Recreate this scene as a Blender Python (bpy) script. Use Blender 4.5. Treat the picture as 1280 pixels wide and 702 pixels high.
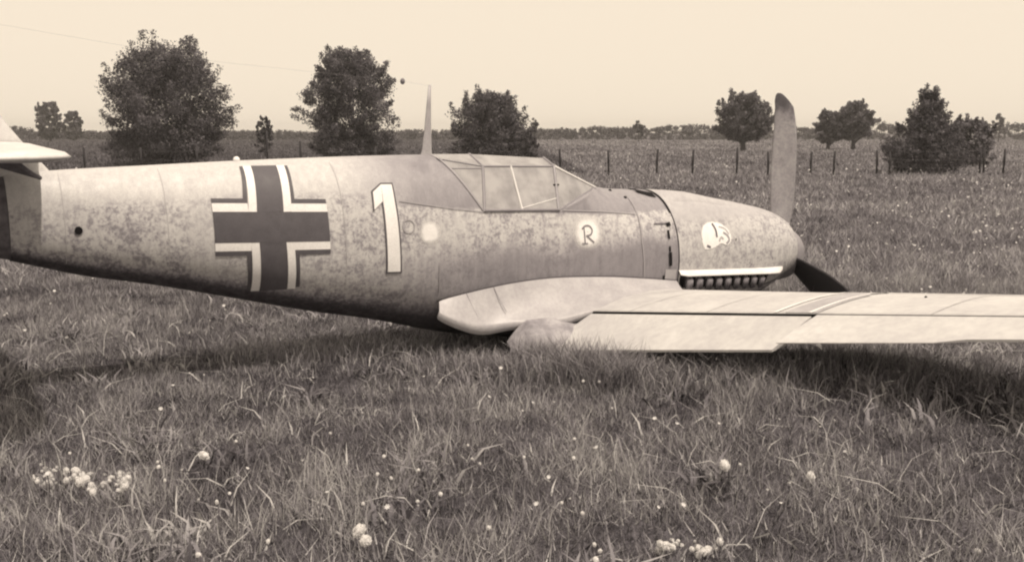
import bpy, bmesh, math, random
import numpy as np
from mathutils import Vector, Matrix

for o in list(bpy.data.objects): bpy.data.objects.remove(o)
SC = bpy.context.scene
COL = SC.collection
R = math.radians

# ------------------------------------------------------------------ camera, sky, sun, exposure
EYE = 1.65
FPX = 1160.0
cam_d = bpy.data.cameras.new('camera'); cam = bpy.data.objects.new('camera', cam_d); COL.objects.link(cam)
cam.location = (0, 0, EYE)
PITCH = math.atan((351 - 164) / FPX)
cam.rotation_euler = (math.pi / 2 - PITCH, 0, 0)
cam_d.sensor_width = 36; cam_d.lens = 36 * FPX / 1280
cam_d.clip_start = 0.05; cam_d.clip_end = 9000
SC.camera = cam

SUN_EL, SUN_AZ = R(66), math.atan2(0.70, -0.71)          # azimuth measured from +Y towards +X
W = bpy.data.worlds.new('World'); SC.world = W; W.use_nodes = True
nt = W.node_tree; nt.nodes.clear()
sky = nt.nodes.new('ShaderNodeTexSky'); sky.sky_type = 'NISHITA'; sky.sun_disc = False
sky.sun_elevation = SUN_EL; sky.sun_rotation = SUN_AZ; sky.dust_density = 4; sky.air_density = 1.0
bw = nt.nodes.new('ShaderNodeRGBToBW')
rng_ = nt.nodes.new('ShaderNodeMapRange'); rng_.clamp = False   # thin bright overcast evens the sky out
rng_.inputs['From Min'].default_value = 0; rng_.inputs['From Max'].default_value = 10
rng_.inputs['To Min'].default_value = 7.6; rng_.inputs['To Max'].default_value = 8.3
mul = nt.nodes.new('ShaderNodeVectorMath'); mul.operation = 'SCALE'
mul.inputs[0].default_value = (1.0, 0.862, 0.69)
bg = nt.nodes.new('ShaderNodeBackground'); bg.inputs['Strength'].default_value = 0.122
wo = nt.nodes.new('ShaderNodeOutputWorld')
L = nt.links.new
L(sky.outputs[0], bw.inputs[0]); L(bw.outputs[0], rng_.inputs['Value']); L(rng_.outputs[0], mul.inputs['Scale'])
L(mul.outputs[0], bg.inputs['Color']); L(bg.outputs[0], wo.inputs['Surface'])

sun_d = bpy.data.lights.new('sun', 'SUN'); sun = bpy.data.objects.new('sun', sun_d); COL.objects.link(sun)
sun_d.energy = 4.0; sun_d.angle = R(1.2); sun_d.color = (1.0, 0.875, 0.73)
to_sun = Vector((math.sin(SUN_AZ) * math.cos(SUN_EL), math.cos(SUN_AZ) * math.cos(SUN_EL), math.sin(SUN_EL)))
sun.rotation_euler = to_sun.to_track_quat('Z', 'Y').to_euler()
sun.location = (0, 0, 30)

SC.view_settings.view_transform = 'Standard'; SC.view_settings.look = 'None'
SC.view_settings.exposure = 0.0; SC.view_settings.gamma = 1.0
SC.render.engine = 'CYCLES'
SC.cycles.max_bounces = 6; SC.cycles.diffuse_bounces = 3; SC.cycles.transparent_max_bounces = 12
SC.cycles.filter_width = 2.2

# ------------------------------------------------------------------ helpers
def tag(o, label=None, cat=None, group=None, kind=None):
    if label: o['label'] = label
    if cat: o['category'] = cat
    if group: o['group'] = group
    if kind: o['kind'] = kind
    return o

def link_mesh(name, me, mat, parent=None):
    o = bpy.data.objects.new(name, me)
    if mat is not None and len(me.materials) == 0: me.materials.append(mat)
    COL.objects.link(o)
    if parent is not None: o.parent = parent
    return o

def np_mesh(name, V, F4=None, F3=None, mat=None, parent=None, smooth=False, attrs=None):
    """V (n,3), F4 (m,4) quads, F3 (k,3) triangles, attrs: {name: per-vertex floats}"""
    me = bpy.data.meshes.new(name)
    V = np.asarray(V, dtype=np.float32)
    loops = []; starts = []; totals = []; off = 0
    if F4 is not None and len(F4):
        F4 = np.asarray(F4, dtype=np.int32); loops.append(F4.ravel())
        starts.append(np.arange(len(F4)) * 4); totals.append(np.full(len(F4), 4)); off = len(F4) * 4
    if F3 is not None and len(F3):
        F3 = np.asarray(F3, dtype=np.int32); loops.append(F3.ravel())
        starts.append(off + np.arange(len(F3)) * 3); totals.append(np.full(len(F3), 3))
    loops = np.concatenate(loops); starts = np.concatenate(starts); totals = np.concatenate(totals)
    me.vertices.add(len(V)); me.vertices.foreach_set('co', V.ravel())
    me.loops.add(len(loops)); me.loops.foreach_set('vertex_index', loops.astype(np.int32))
    me.polygons.add(len(starts)); me.polygons.foreach_set('loop_start', starts.astype(np.int32))
    me.polygons.foreach_set('loop_total', totals.astype(np.int32))
    if smooth: me.polygons.foreach_set('use_smooth', np.ones(len(starts), dtype=bool))
    me.update(calc_edges=True)
    if attrs:
        for k, v in attrs.items():
            a = me.attributes.new(k, 'FLOAT', 'POINT'); a.data.foreach_set('value', np.asarray(v, dtype=np.float32))
    me.validate()
    return link_mesh(name, me, mat, parent)

def bm_obj(name, bm, mat, parent=None, smooth=False, merge=0.0):
    if merge: bmesh.ops.remove_doubles(bm, verts=bm.verts, dist=merge)
    bmesh.ops.recalc_face_normals(bm, faces=bm.faces)
    me = bpy.data.meshes.new(name); bm.to_mesh(me); bm.free()
    if smooth:
        for p in me.polygons: p.use_smooth = True
    return link_mesh(name, me, mat, parent)

def empty(name, loc, rz=0):
    o = bpy.data.objects.new(name, None); o.location = loc; o.rotation_euler = (0, 0, rz)
    o.empty_display_size = 0.3; COL.objects.link(o); return o

def grid_bm(bm, P, flip=False):
    """P[i][j] grid of points -> quads"""
    vs = [[bm.verts.new(p) for p in row] for row in P]
    for i in range(len(vs) - 1):
        for j in range(len(vs[0]) - 1):
            q = (vs[i][j], vs[i + 1][j], vs[i + 1][j + 1], vs[i][j + 1])
            try: bm.faces.new(q if not flip else q[::-1])
            except ValueError: pass
    return vs

def tube(bm, pts, rad, n=6, cap=True):
    pts = [Vector(p) for p in pts]
    if not hasattr(rad, '__len__'): rad = [rad] * len(pts)
    rings = []
    for i, p in enumerate(pts):
        d = (pts[min(i + 1, len(pts) - 1)] - pts[max(i - 1, 0)]).normalized()
        a = d.cross(Vector((0, 0, 1)))
        if a.length < 1e-3: a = d.cross(Vector((1, 0, 0)))
        a.normalize(); b = d.cross(a)
        rings.append([bm.verts.new(p + (a * math.cos(2 * math.pi * k / n) + b * math.sin(2 * math.pi * k / n)) * rad[i]) for k in range(n)])
    for i in range(len(rings) - 1):
        for k in range(n):
            bm.faces.new((rings[i][k], rings[i][(k + 1) % n], rings[i + 1][(k + 1) % n], rings[i + 1][k]))
    if cap:
        bm.faces.new(rings[0][::-1]); bm.faces.new(rings[-1])

def vnoise(x, y, seed=0, scale=1.0):
    """smooth value noise on numpy arrays"""
    x = np.asarray(x) * scale + 517.3; y = np.asarray(y) * scale + 391.7
    xi = np.floor(x).astype(np.int64); yi = np.floor(y).astype(np.int64); fx = x - xi; fy = y - yi
    fx = fx * fx * (3 - 2 * fx); fy = fy * fy * (3 - 2 * fy)
    def h(a, b):
        n = (a * 374761393 + b * 668265263 + seed * 1442695041) & 0xffffffff
        n = ((n ^ (n >> 13)) * 1274126177) & 0xffffffff
        return ((n ^ (n >> 16)) & 0xffff) / 65535.0
    return (h(xi, yi) * (1 - fx) + h(xi + 1, yi) * fx) * (1 - fy) + (h(xi, yi + 1) * (1 - fx) + h(xi + 1, yi + 1) * fx) * fy

def fbm(x, y, seed=0, scale=1.0):
    return 0.55 * vnoise(x, y, seed, scale) + 0.3 * vnoise(x, y, seed + 7, scale * 2.3) + 0.15 * vnoise(x, y, seed + 13, scale * 5.1)

# ------------------------------------------------------------------ materials
def print_tone(v):
    f = min(1, v / .5); return (v, v * (.925 + .06 * f), v * (1.09 - .10 * f), 1)

def mat(name, v=0.4, rough=0.6, spec=0.5, metal=0.0):
    m = bpy.data.materials.new(name); m.use_nodes = True
    b = m.node_tree.nodes['Principled BSDF']
    b.inputs['Base Color'].default_value = print_tone(v)
    b.inputs['Roughness'].default_value = rough; b.inputs['Metallic'].default_value = metal
    b.inputs['Specular IOR Level'].default_value = spec
    return m

class NT:
    def __init__(s, m): s.t = m.node_tree; s.b = m.node_tree.nodes['Principled BSDF']
    def n(s, k, **kw):
        x = s.t.nodes.new(k)
        for a, v in kw.items():
            if a in x.inputs.keys(): x.inputs[a].default_value = v
            else: setattr(x, a, v)
        return x
    def l(s, a, b): s.t.links.new(a, b)
    def noise(s, vec, scale, detail=3, rough=0.55, dist=0):
        x = s.n('ShaderNodeTexNoise'); x.inputs['Scale'].default_value = scale; x.inputs['Detail'].default_value = detail
        x.inputs['Roughness'].default_value = rough; x.inputs['Distortion'].default_value = dist
        if vec is not None: s.l(vec, x.inputs['Vector'])
        return x.outputs[0]
    def mr(s, val, a, b, c=0.0, d=1.0, smooth=True):
        x = s.n('ShaderNodeMapRange')
        if smooth: x.interpolation_type = 'SMOOTHSTEP'
        s.l(val, x.inputs['Value'])
        for k, v in (('From Min', a), ('From Max', b), ('To Min', c), ('To Max', d)): x.inputs[k].default_value = v
        return x.outputs[0]
    def math(s, op, a, b=None):
        x = s.n('ShaderNodeMath'); x.operation = op
        for i, v in enumerate((a, b)):
            if v is None: continue
            if isinstance(v, (int, float)): x.inputs[i].default_value = v
            else: s.l(v, x.inputs[i])
        return x.outputs[0]
    def mixf(s, f, a, b):
        x = s.n('ShaderNodeMix'); x.data_type = 'FLOAT'
        for i, v in ((0, f), (2, a), (3, b)):
            if isinstance(v, (int, float)): x.inputs[i].default_value = v
            else: s.l(v, x.inputs[i])
        return x.outputs[0]
    def grey(s, val):
        c = s.n('ShaderNodeCombineColor'); s.l(val, c.inputs[0])
        s.l(s.math('MULTIPLY', val, s.mr(val, 0, .5, .925, .985, False)), c.inputs[1]); s.l(s.math('MULTIPLY', val, s.mr(val, 0, .5, 1.09, .99, False)), c.inputs[2])
        return c.outputs[0]
    def base(s, val): s.l(s.grey(val), s.b.inputs['Base Color'])
    def bump(s, h, strength=0.3, dist=0.01):
        x = s.n('ShaderNodeBump'); x.inputs['Strength'].default_value = strength; x.inputs['Distance'].default_value = dist
        s.l(h, x.inputs['Height']); s.l(x.outputs[0], s.b.inputs['Normal'])

def stretch(q, vec, sc):
    m = q.n('ShaderNodeMapping'); m.inputs['Scale'].default_value = sc; q.l(vec, m.inputs['Vector']); return m.outputs[0]

def camouflage(name, demarc_on=True):
    """matt upper colour, pale sides with sprayed mottling, oil, dirt and painted shade towards the belly"""
    m = mat(name, 0.5, 0.5, 0.35); q = NT(m)
    tc = q.n('ShaderNodeTexCoord').outputs['Object']
    sep = q.n('ShaderNodeSeparateXYZ'); q.l(tc, sep.inputs[0])
    at = q.n('ShaderNodeAttribute'); at.attribute_name = 'girth'; girth = at.outputs['Fac']
    n_big = q.noise(tc, 2.3, 2); n_mid = q.noise(tc, 13, 3, 0.65, 0.3); n_fine = q.noise(tc, 42, 4, 0.7)
    speck = q.noise(tc, 120, 2, 0.6)
    streak = q.noise(stretch(q, tc, (14, 14, 1.3)), 1.6, 4, 0.7)
    # sprayed mottle, stippled
    mot = q.mr(q.math('ADD', q.math('MULTIPLY', n_mid, 0.45), q.math('MULTIPLY', n_fine, 0.55)), 0.43, 0.62)
    amount = q.mr(n_big, 0.3, 0.62, 0.5, 1.0)
    side = q.mixf(q.math('MULTIPLY', q.math('MULTIPLY', mot, amount), 0.80), 0.51, 0.16)
    # darker grey over the lower half of the middle body
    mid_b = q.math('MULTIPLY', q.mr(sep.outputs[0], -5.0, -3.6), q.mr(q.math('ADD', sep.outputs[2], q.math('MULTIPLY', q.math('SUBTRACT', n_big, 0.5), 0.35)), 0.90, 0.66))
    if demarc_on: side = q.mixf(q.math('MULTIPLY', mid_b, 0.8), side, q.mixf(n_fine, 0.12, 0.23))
    # upper decking colour, softly splintered
    upper = q.mixf(q.mr(n_big, 0.44, 0.54), 0.22, 0.27)
    edge = q.math('ADD', sep.outputs[2], q.math('MULTIPLY', q.math('SUBTRACT', n_mid, 0.5), 0.04))
    # the demarcation drops gently forward
    line = q.mr(sep.outputs[0], -4.6, -2.6, 1.15, 0.985, False)
    dem = q.mr(q.math('SUBTRACT', edge, line), -0.012, 0.018) if demarc_on else q.mr(edge, 0.84, 0.93)
    aft = q.mr(sep.outputs[0], -4.95, -4.2)
    up2 = q.mixf(aft, 0.50, upper) if demarc_on else q.mixf(0.5, upper, 0.56)  # paler aft upper colour paints in sun glare along the spine
    aft_dem = q.mr(edge, 1.20, 1.28)
    demf = q.mixf(aft, aft_dem, dem) if demarc_on else dem
    v = q.mixf(demf, side, up2)
    # dirt and oil: speckled, heavier low on the rear body
    dirt_m = q.mr(girth, -0.26, -0.62)
    sp = q.mr(q.math('ADD', q.math('MULTIPLY', n_fine, 0.6), q.math('MULTIPLY', n_mid, 0.4)), 0.40, 0.56)
    v = q.mixf(q.math('MULTIPLY', q.math('MULTIPLY', dirt_m, sp), 0.75), v, 0.09)
    soot_shade = q.mr(q.math('ADD', girth, q.math('MULTIPLY', q.math('SUBTRACT', n_mid, 0.5), 0.12)), -0.36, -0.62)  # sooty stain, blackened to paint in the belly's shadow
    v = q.mixf(q.math('MULTIPLY', soot_shade, 0.88), v, 0.035)
    # wear
    v = q.math('MULTIPLY', v, q.mr(streak, 0.25, 0.8, 0.88, 1.1))
    v = q.math('MULTIPLY', v, q.mr(speck, 0.3, 0.75, 0.92, 1.08))
    q.base(v)
    q.l(q.mr(n_mid, 0.3, 0.7, 0.42, 0.62), q.b.inputs['Roughness'])
    q.bump(q.math('ADD', n_big, q.math('MULTIPLY', streak, 0.25)), 0.25, 0.012)
    return m

def worn(name, v, rough=0.5, amp=0.12, scale=8, spec=0.4, bump=0.15):
    m = mat(name, v, rough, spec); q = NT(m)
    tc = q.n('ShaderNodeTexCoord').outputs['Object']
    a = q.noise(tc, scale, 4, 0.6); b = q.noise(tc, scale * 7, 3, 0.6)
    q.base(q.math('MULTIPLY', q.mr(a, 0.25, 0.75, v * (1 - amp), v * (1 + amp)), q.mr(b, 0.3, 0.7, 0.93, 1.06)))
    q.l(q.mr(a, 0.3, 0.7, rough - 0.08, rough + 0.1), q.b.inputs['Roughness'])
    if bump: q.bump(a, bump, 0.01)
    return m

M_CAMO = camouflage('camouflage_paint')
M_COWL = camouflage('cowling_paint', False)
M_WING = worn('wing_paint', 0.48, 0.5, 0.10, 3.0, 0.45)
M_WINGD = worn('dent_shade_paint', 0.36, 0.55, 0.15, 9)  # darker wing tone, holds the painted shade of the dent
M_FILLET = worn('fairing_metal', 0.36, 0.45, 0.10, 6)
M_DECK = worn('upper_grey_paint', 0.28, 0.5, 0.08, 8)
M_MUD = worn('muddied_metal', 0.28, 0.75, 0.35, 9)
M_DARKTAIL = worn('dark_tail', 0.13, 0.7, 0.45, 14)  # dark uneven tone for the stern end and tailplane struts
M_WHITE = worn('white_marking', 0.74, 0.55, 0.04, 12, 0.3, 0)
M_PALE = worn('pale_patch', 0.68, 0.55, 0.08, 18, 0.3, 0)
def sprayed(name, v, e0, e1):
    """paint that thins out towards the rim of the patch"""
    m = worn(name, v, 0.55, 0.05, 18, 0.3, 0); q = NT(m)
    at = q.n('ShaderNodeAttribute'); at.attribute_name = 'edge'
    nz = q.noise(q.n('ShaderNodeTexCoord').outputs['Object'], 45, 3, 0.6)
    al = q.mr(q.math('ADD', at.outputs['Fac'], q.math('MULTIPLY', q.math('SUBTRACT', nz, 0.5), 0.2)), e0, e1, 1.0, 0.0)
    q.l(al, q.b.inputs['Alpha']); return m
M_SPRAY = sprayed('sprayed_pale_patch', 0.74, 0.45, 0.98)
M_EMBLEM = sprayed('emblem_white', 0.78, 0.86, 1.0)
M_BLACK = worn('black_marking', 0.085, 0.6, 0.12, 14, 0.35, 0)
M_LINE = mat('panel_gap', 0.13, 0.8, 0.1)
M_FAINT = mat('faint_panel_line', 0.30, 0.7, 0.2)
M_PANEL = mat('light_panel_line', 0.40, 0.7, 0.2)
M_HOLE = mat('black_opening', 0.012, 0.9, 0.1)
M_BLADE = None
M_FRAME = worn('canopy_frame_paint', 0.22, 0.5, 0.1, 20)
M_FRAMEL = worn('lit_frame_paint', 0.6, 0.5, 0.06, 20)  # pale copy of the frame colour, bright light painted in
M_EXH = worn('burnt_exhaust', 0.16, 0.6, 0.4, 30)
M_MAST = worn('mast_paint', 0.36, 0.5, 0.08, 10)
M_INT = mat('cockpit_dark', 0.09, 0.8, 0.2)

def blade_mat():
    m = mat('propeller_paint', 0.2, 0.5, 0.4); q = NT(m)
    tc = q.n('ShaderNodeTexCoord').outputs['Object']
    at = q.n('ShaderNodeAttribute'); at.attribute_name = 'span'; sp = at.outputs['Fac']
    a = q.noise(tc, 9, 4, 0.65); b = q.noise(tc, 40, 3, 0.6)
    v = q.mr(a, 0.25, 0.75, 0.26, 0.36)
    tip = q.mr(q.math('ADD', sp, q.math('MULTIPLY', q.math('SUBTRACT', a, 0.5), 0.25)), 0.83, 0.93)
    v = q.mixf(tip, v, 0.09)
    v = q.math('MULTIPLY', v, q.mr(b, 0.3, 0.7, 0.88, 1.1))
    q.base(v); q.bump(a, 0.12, 0.01)
    return m
M_BLADE = blade_mat()

def pane_mat():
    m = bpy.data.materials.new('sky_reflect_perspex'); m.use_nodes = True  # pale, half-opaque tone paints in the sky reflected by the panes
    t = m.node_tree; q = NT(m); b = q.b
    b.inputs['Base Color'].default_value = (0.40, 0.395, 0.39, 1); b.inputs['Roughness'].default_value = 0.18
    tc = q.n('ShaderNodeTexCoord').outputs['Object']
    a = q.noise(tc, 6, 4, 0.6)
    q.base(q.mr(a, 0.3, 0.7, 0.38, 0.46))
    tr = q.n('ShaderNodeBsdfTransparent'); tr.inputs[0].default_value = (0.93, 0.92, 0.91, 1)
    mx = q.n('ShaderNodeMixShader')
    q.l(q.mr(a, 0.3, 0.7, 0.62, 0.78), mx.inputs[0]); q.l(tr.outputs[0], mx.inputs[1]); q.l(b.outputs[0], mx.inputs[2])
    q.l(mx.outputs[0], t.nodes['Material Output'].inputs['Surface'])
    return m
M_PANE = pane_mat()

def leaf_mat(name, lo, hi, trans=0.3, rough=0.6):
    m = bpy.data.materials.new(name); m.use_nodes = True; q = NT(m); b = q.b
    at = q.n('ShaderNodeAttribute'); at.attribute_name = 'tone'
    v = q.mr(at.outputs['Fac'], 0, 1, lo, hi, False)
    g = q.grey(v); q.l(g, b.inputs['Base Color']); b.inputs['Roughness'].default_value = rough
    b.inputs['Specular IOR Level'].default_value = 0.25
    tl = q.n('ShaderNodeBsdfTranslucent'); q.l(g, tl.inputs[0])
    mx = q.n('ShaderNodeMixShader'); mx.inputs[0].default_value = trans
    q.l(b.outputs[0], mx.inputs[1]); q.l(tl.outputs[0], mx.inputs[2])
    q.l(mx.outputs[0], q.t.nodes['Material Output'].inputs['Surface'])
    return m
M_GRASS = leaf_mat('meadow_grass', 0.035, 0.56, 0.28)
M_LEAF = leaf_mat('dark_foliage', 0.045, 0.20, 0.35)
M_LEAFL = leaf_mat('hazed_foliage', 0.06, 0.22, 0.35)  # leaf tone lightened to paint in haze on the farther trees
M_LEAFF = leaf_mat('far_foliage', 0.05, 0.13, 0.3)
M_BARK = worn('bark', 0.075, 0.9, 0.3, 12)
M_POST = worn('weathered_post', 0.03, 0.9, 0.3, 20)
M_WIRE = mat('fence_wire', 0.08, 0.6)

def ground_mat():
    m = mat('meadow_ground', 0.1, 0.95, 0.1); q = NT(m)
    tc = q.n('ShaderNodeTexCoord').outputs['Object']
    sep = q.n('ShaderNodeSeparateXYZ'); q.l(tc, sep.inputs[0])
    n0 = q.noise(tc, 0.035, 3); n1 = q.noise(tc, 0.3, 4, 0.6); n2 = q.noise(tc, 3.5, 4, 0.7); n3 = q.noise(tc, 22, 3, 0.7)
    v = q.mr(n2, 0.3, 0.7, 0.05, 0.12)
    v = q.math('MULTIPLY', v, q.mr(n1, 0.3, 0.7, 0.82, 1.2))
    v = q.math('MULTIPLY', v, q.mr(n3, 0.3, 0.7, 0.7, 1.3))
    v = q.math('MULTIPLY', v, q.mr(n0, 0.35, 0.65, 0.85, 1.15))
    # a darker crop stands on the field beyond the fence to the left
    crop = q.math('MULTIPLY', q.mr(sep.outputs[1], 30, 40), q.mr(q.math('ADD', sep.outputs[0], q.math('MULTIPLY', n0, 8)), 6, 0))
    v = q.mixf(q.math('MULTIPLY', crop, 0.62), v, q.math('MULTIPLY', v, 0.25))
    q.base(v)
    q.bump(q.math('ADD', n2, q.math('MULTIPLY', n3, 0.5)), 0.9, 0.15)
    return m
M_GROUND = ground_mat()

# ------------------------------------------------------------------ the meadow
def sstep(a, b, v):
    t = np.clip((v - a) / (b - a), 0, 1); return t * t * (3 - 2 * t)

def ground_h(x, y):
    x = np.asarray(x, dtype=float); y = np.asarray(y, dtype=float)
    near = np.clip(1 - y / 60, 0, 1)
    return (fbm(x, y, 3, 0.7) - 0.5) * 0.12 * near + (vnoise(x, y, 5, 0.05) - 0.5) * 0.25 * np.clip(y / 80, 0, 1) - 0.02 + sstep(7.3, 5.0, y) * (.10 + .16 * sstep(.3, 2.2, x))

xs = np.concatenate([-np.geomspace(1000, 10, 34), np.linspace(-9.5, 9.5, 78), np.geomspace(10, 1000, 34)])
ys = np.concatenate([[-150, -60, -20, -8, -3, 0], np.linspace(1, 16, 62), np.geomspace(16.6, 1000, 70)])
GX, GY = np.meshgrid(xs, ys)
GZ = np.where((GY > 0) & (GY < 300) & (abs(GX) < 200), ground_h(GX, GY), -0.02)
V = np.stack([GX.ravel(), GY.ravel(), GZ.ravel()], 1)
nx = len(xs); ii, jj = np.meshgrid(np.arange(len(ys) - 1), np.arange(nx - 1), indexing='ij')
a = (ii * nx + jj).ravel()
ground = np_mesh('ground', V, np.stack([a, a + 1, a + nx + 1, a + nx], 1), mat=M_GROUND, smooth=True)
tag(ground, kind='structure')

# ------------------------------------------------------------------ the aircraft
S0 = 0.45
HX, HY = 2.70, 9.2
TH = R(34.0)
plane = empty('crashed_fighter_plane', (HX, HY, 0), TH)
tag(plane, 'grey mottled fighter plane with black cross and white number, lying on its belly', 'airplane')

def LP(s, r, z): return (S0 - s, -r, z)            # station aft of the nose, distance to starboard, height

ST = np.array([
 (0.60,.80,.30,.52,.305),(0.66,.84,.27,.52,.35),(0.80,.90,.20,.51,.40),(1.14,.975,.07,.50,.43),
 (1.57,1.052,.00,.51,.455),(2.00,1.12,-.02,.54,.465),(2.36,1.15,-.03,.57,.465),(2.74,1.17,-.03,.59,.46),
 (3.05,1.24,-.03,.60,.455),(3.35,1.42,-.02,.61,.45),(3.70,1.465,.01,.63,.445),(4.20,1.475,.09,.67,.435),
 (4.46,1.48,.15,.70,.425),(5.00,1.477,.305,.80,.395),(5.41,1.470,.40,.86,.37),(5.96,1.457,.55,.94,.325),
 (6.46,1.440,.685,1.02,.275),(6.91,1.425,.79,1.08,.215),(7.10,1.415,.85,1.11,.185),(7.30,1.40,.91,1.14,.155),(7.95,1.30,1.02,1.15,.05)])
def pch(x, X, Y):
    h = np.diff(X); d = np.diff(Y) / h; m = np.zeros(len(X))
    for i in range(1, len(X) - 1):
        if d[i - 1] * d[i] > 0:
            w1 = 2 * h[i] + h[i - 1]; w2 = h[i] + 2 * h[i - 1]; m[i] = (w1 + w2) / (w1 / d[i - 1] + w2 / d[i])
    m[0], m[-1] = d[0], d[-1]
    i = int(np.clip(np.searchsorted(X, x) - 1, 0, len(h) - 1)); t = (x - X[i]) / h[i]
    return (2*t**3-3*t**2+1)*Y[i] + (t**3-2*t**2+t)*h[i]*m[i] + (-2*t**3+3*t**2)*Y[i+1] + (t**3-t**2)*h[i]*m[i+1]
_sc = {}
def sec(s):
    k = round(s, 4)
    if k not in _sc: _sc[k] = [float(pch(s, ST[:, 0], ST[:, c])) for c in (1, 2, 3, 4)]
    return _sc[k]
NLO, NUP = 2.15, 2.1
def body(s, ph, off=0.0):
    zt, zb, zc, w = sec(s); S, C = math.sin(ph), math.cos(ph)
    n = NUP if S > 0 else NLO
    r = w * abs(C) ** (2 / n); z = zc + ((zt - zc) if S > 0 else (zc - zb)) * math.copysign(abs(S) ** (2 / n), S)
    return r + off * C, z + off * S
def ph_of(s, z):
    zt, zb, zc, w = sec(s)
    n, h = (NUP, zt - zc) if z > zc else (NLO, zc - zb)
    q = min(1.0, abs(z - zc) / h)
    return math.copysign(math.asin(q ** (n / 2)), z - zc)
def on_body(s, z, off=0.0, sgn=1):
    r, zz = body(s, ph_of(s, z), off); return LP(s, r * sgn, zz)
def side_r(s, z): return body(s, ph_of(s, z))[0]

SILL = [(2.98, 1.205), (3.54, 1.042), (4.21, 1.066), (4.46, 1.48)]
def cut_ph(s):
    if s <= 2.985 or s >= 4.455: return math.pi / 2
    return ph_of(s, float(np.interp(s, [p[0] for p in SILL], [p[1] for p in SILL])))

def loft_body(name, s_list, material, parent, N=46, off=0.0):
    V = []; G = []
    for s in s_list:
        pc = cut_ph(s)
        for k in range(N + 1):
            ph = -math.pi / 2 + (pc + math.pi / 2) * k / N
            r, z = body(s, ph, off); V.append(LP(s, r, z)); G.append(ph / (math.pi / 2))
        for k in range(N + 1):
            ph = -math.pi / 2 + (pc + math.pi / 2) * k / N
            r, z = body(s, ph, off); V.append(LP(s, -r, z)); G.append(ph / (math.pi / 2))
    F = []; row = 2 * (N + 1)
    for i in range(len(s_list) - 1):
        for k in range(N):
            b = i * row
            F.append((b + k, b + k + 1, b + row + k + 1, b + row + k))
            c = b + N + 1
            F.append((c + k, c + row + k, c + row + k + 1, c + k + 1))
    o = np_mesh(name, V, F, mat=material, parent=parent, smooth=True, attrs={'girth': G})
    bm = bmesh.new(); bm.from_mesh(o.data)
    bmesh.ops.remove_doubles(bm, verts=bm.verts, dist=1e-5)
    bmesh.ops.recalc_face_normals(bm, faces=bm.faces)
    bm.to_mesh(o.data); bm.free()
    return o

SEAM = 2.325
s_body = sorted(set([round(x, 3) for x in np.arange(SEAM, 2.98, .045)] + [2.98] + [round(x, 3) for x in np.arange(3.0, 4.46, .02)] + [3.54, 4.21, 4.46] + [round(x, 3) for x in np.arange(4.5, 7.26, .045)] + [7.26]))
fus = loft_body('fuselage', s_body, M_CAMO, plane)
cowl = loft_body('engine_cowling', [0.60, 0.61, 0.63, 0.66, 0.70, 0.75] + list(np.arange(0.8, SEAM - 0.012, .04)) + [SEAM - 0.012], M_COWL, plane, off=0.004)
tag(cowl, 'mottled engine cowling with a white emblem')
tailc = loft_body('tail_cone', [7.255] + list(np.arange(7.3, 7.95, .05)) + [7.95], M_DARKTAIL, plane, off=-0.006)
tag(tailc, 'dark stern end of the body')

# front ring of the cowling (closes on to the spinner)
bm = bmesh.new()
outer = [LP(0.60, *body(0.60, R(a))) for a in range(-90, 91, 6)]
outer += [LP(0.60, -body(0.60, R(a))[0], body(0.60, R(a))[1]) for a in range(84, -90, -6)]
n = len(outer); inner = [Vector(LP(0.62, 0, 0.53)) + (Vector(p) - Vector(LP(0.60, 0, 0.53))) * 0.2 for p in outer]
vo = [bm.verts.new(p) for p in outer]; vi = [bm.verts.new(p) for p in inner]
for k in range(n): bm.faces.new((vo[k], vo[(k + 1) % n], vi[(k + 1) % n], vi[k]))
bm_obj('cowling_front_ring', bm, M_FILLET, cowl)
# firewall joint behind the cowling seam
loft_body('cowling_joint', [SEAM - 0.03, SEAM + 0.02], M_LINE, cowl, off=-0.006)

# ---- markings laid on the skin
def decal(name, quads, material, parent, off, nu=6, nv=6, sgn=1):
    """quads given as four (station, height) corners, curved on to the body"""
    bm = bmesh.new()
    for q in quads:
        a, b, c, d = [np.array(p, dtype=float) for p in q]
        P = []
        for i in range(nu + 1):
            u = i / nu; row = []
            for j in range(nv + 1):
                v = j / nv
                p = (a * (1 - v) + d * v) * (1 - u) + (b * (1 - v) + c * v) * u
                row.append(on_body(p[0], p[1], off, sgn))
            P.append(row)
        grid_bm(bm, P)
    return bm_obj(name, bm, material, parent, smooth=True, merge=1e-5)

def stroke(name, pts, width, material, parent, off=0.006, sgn=1, closed=False):
    """thin line along (station, height) points on the body"""
    pts = [np.array(p, dtype=float) for p in pts]
    fine = []
    for a, b in zip(pts[:-1], pts[1:]):
        k = max(2, int(np.linalg.norm(b - a) / 0.03))
        fine += [a + (b - a) * i / k for i in range(k)]
    fine.append(pts[-1])
    bm = bmesh.new(); rows = []
    for i, p in enumerate(fine):
        t = fine[min(i + 1, len(fine) - 1)] - fine[max(i - 1, 0)]; t /= max(1e-9, np.linalg.norm(t))
        nrm = np.array([-t[1], t[0]])
        rows.append([on_body(*(p + nrm * width / 2), off, sgn), on_body(*(p - nrm * width / 2), off, sgn)])
    grid_bm(bm, rows)
    return bm_obj(name, bm, material, parent, smooth=True)

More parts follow.
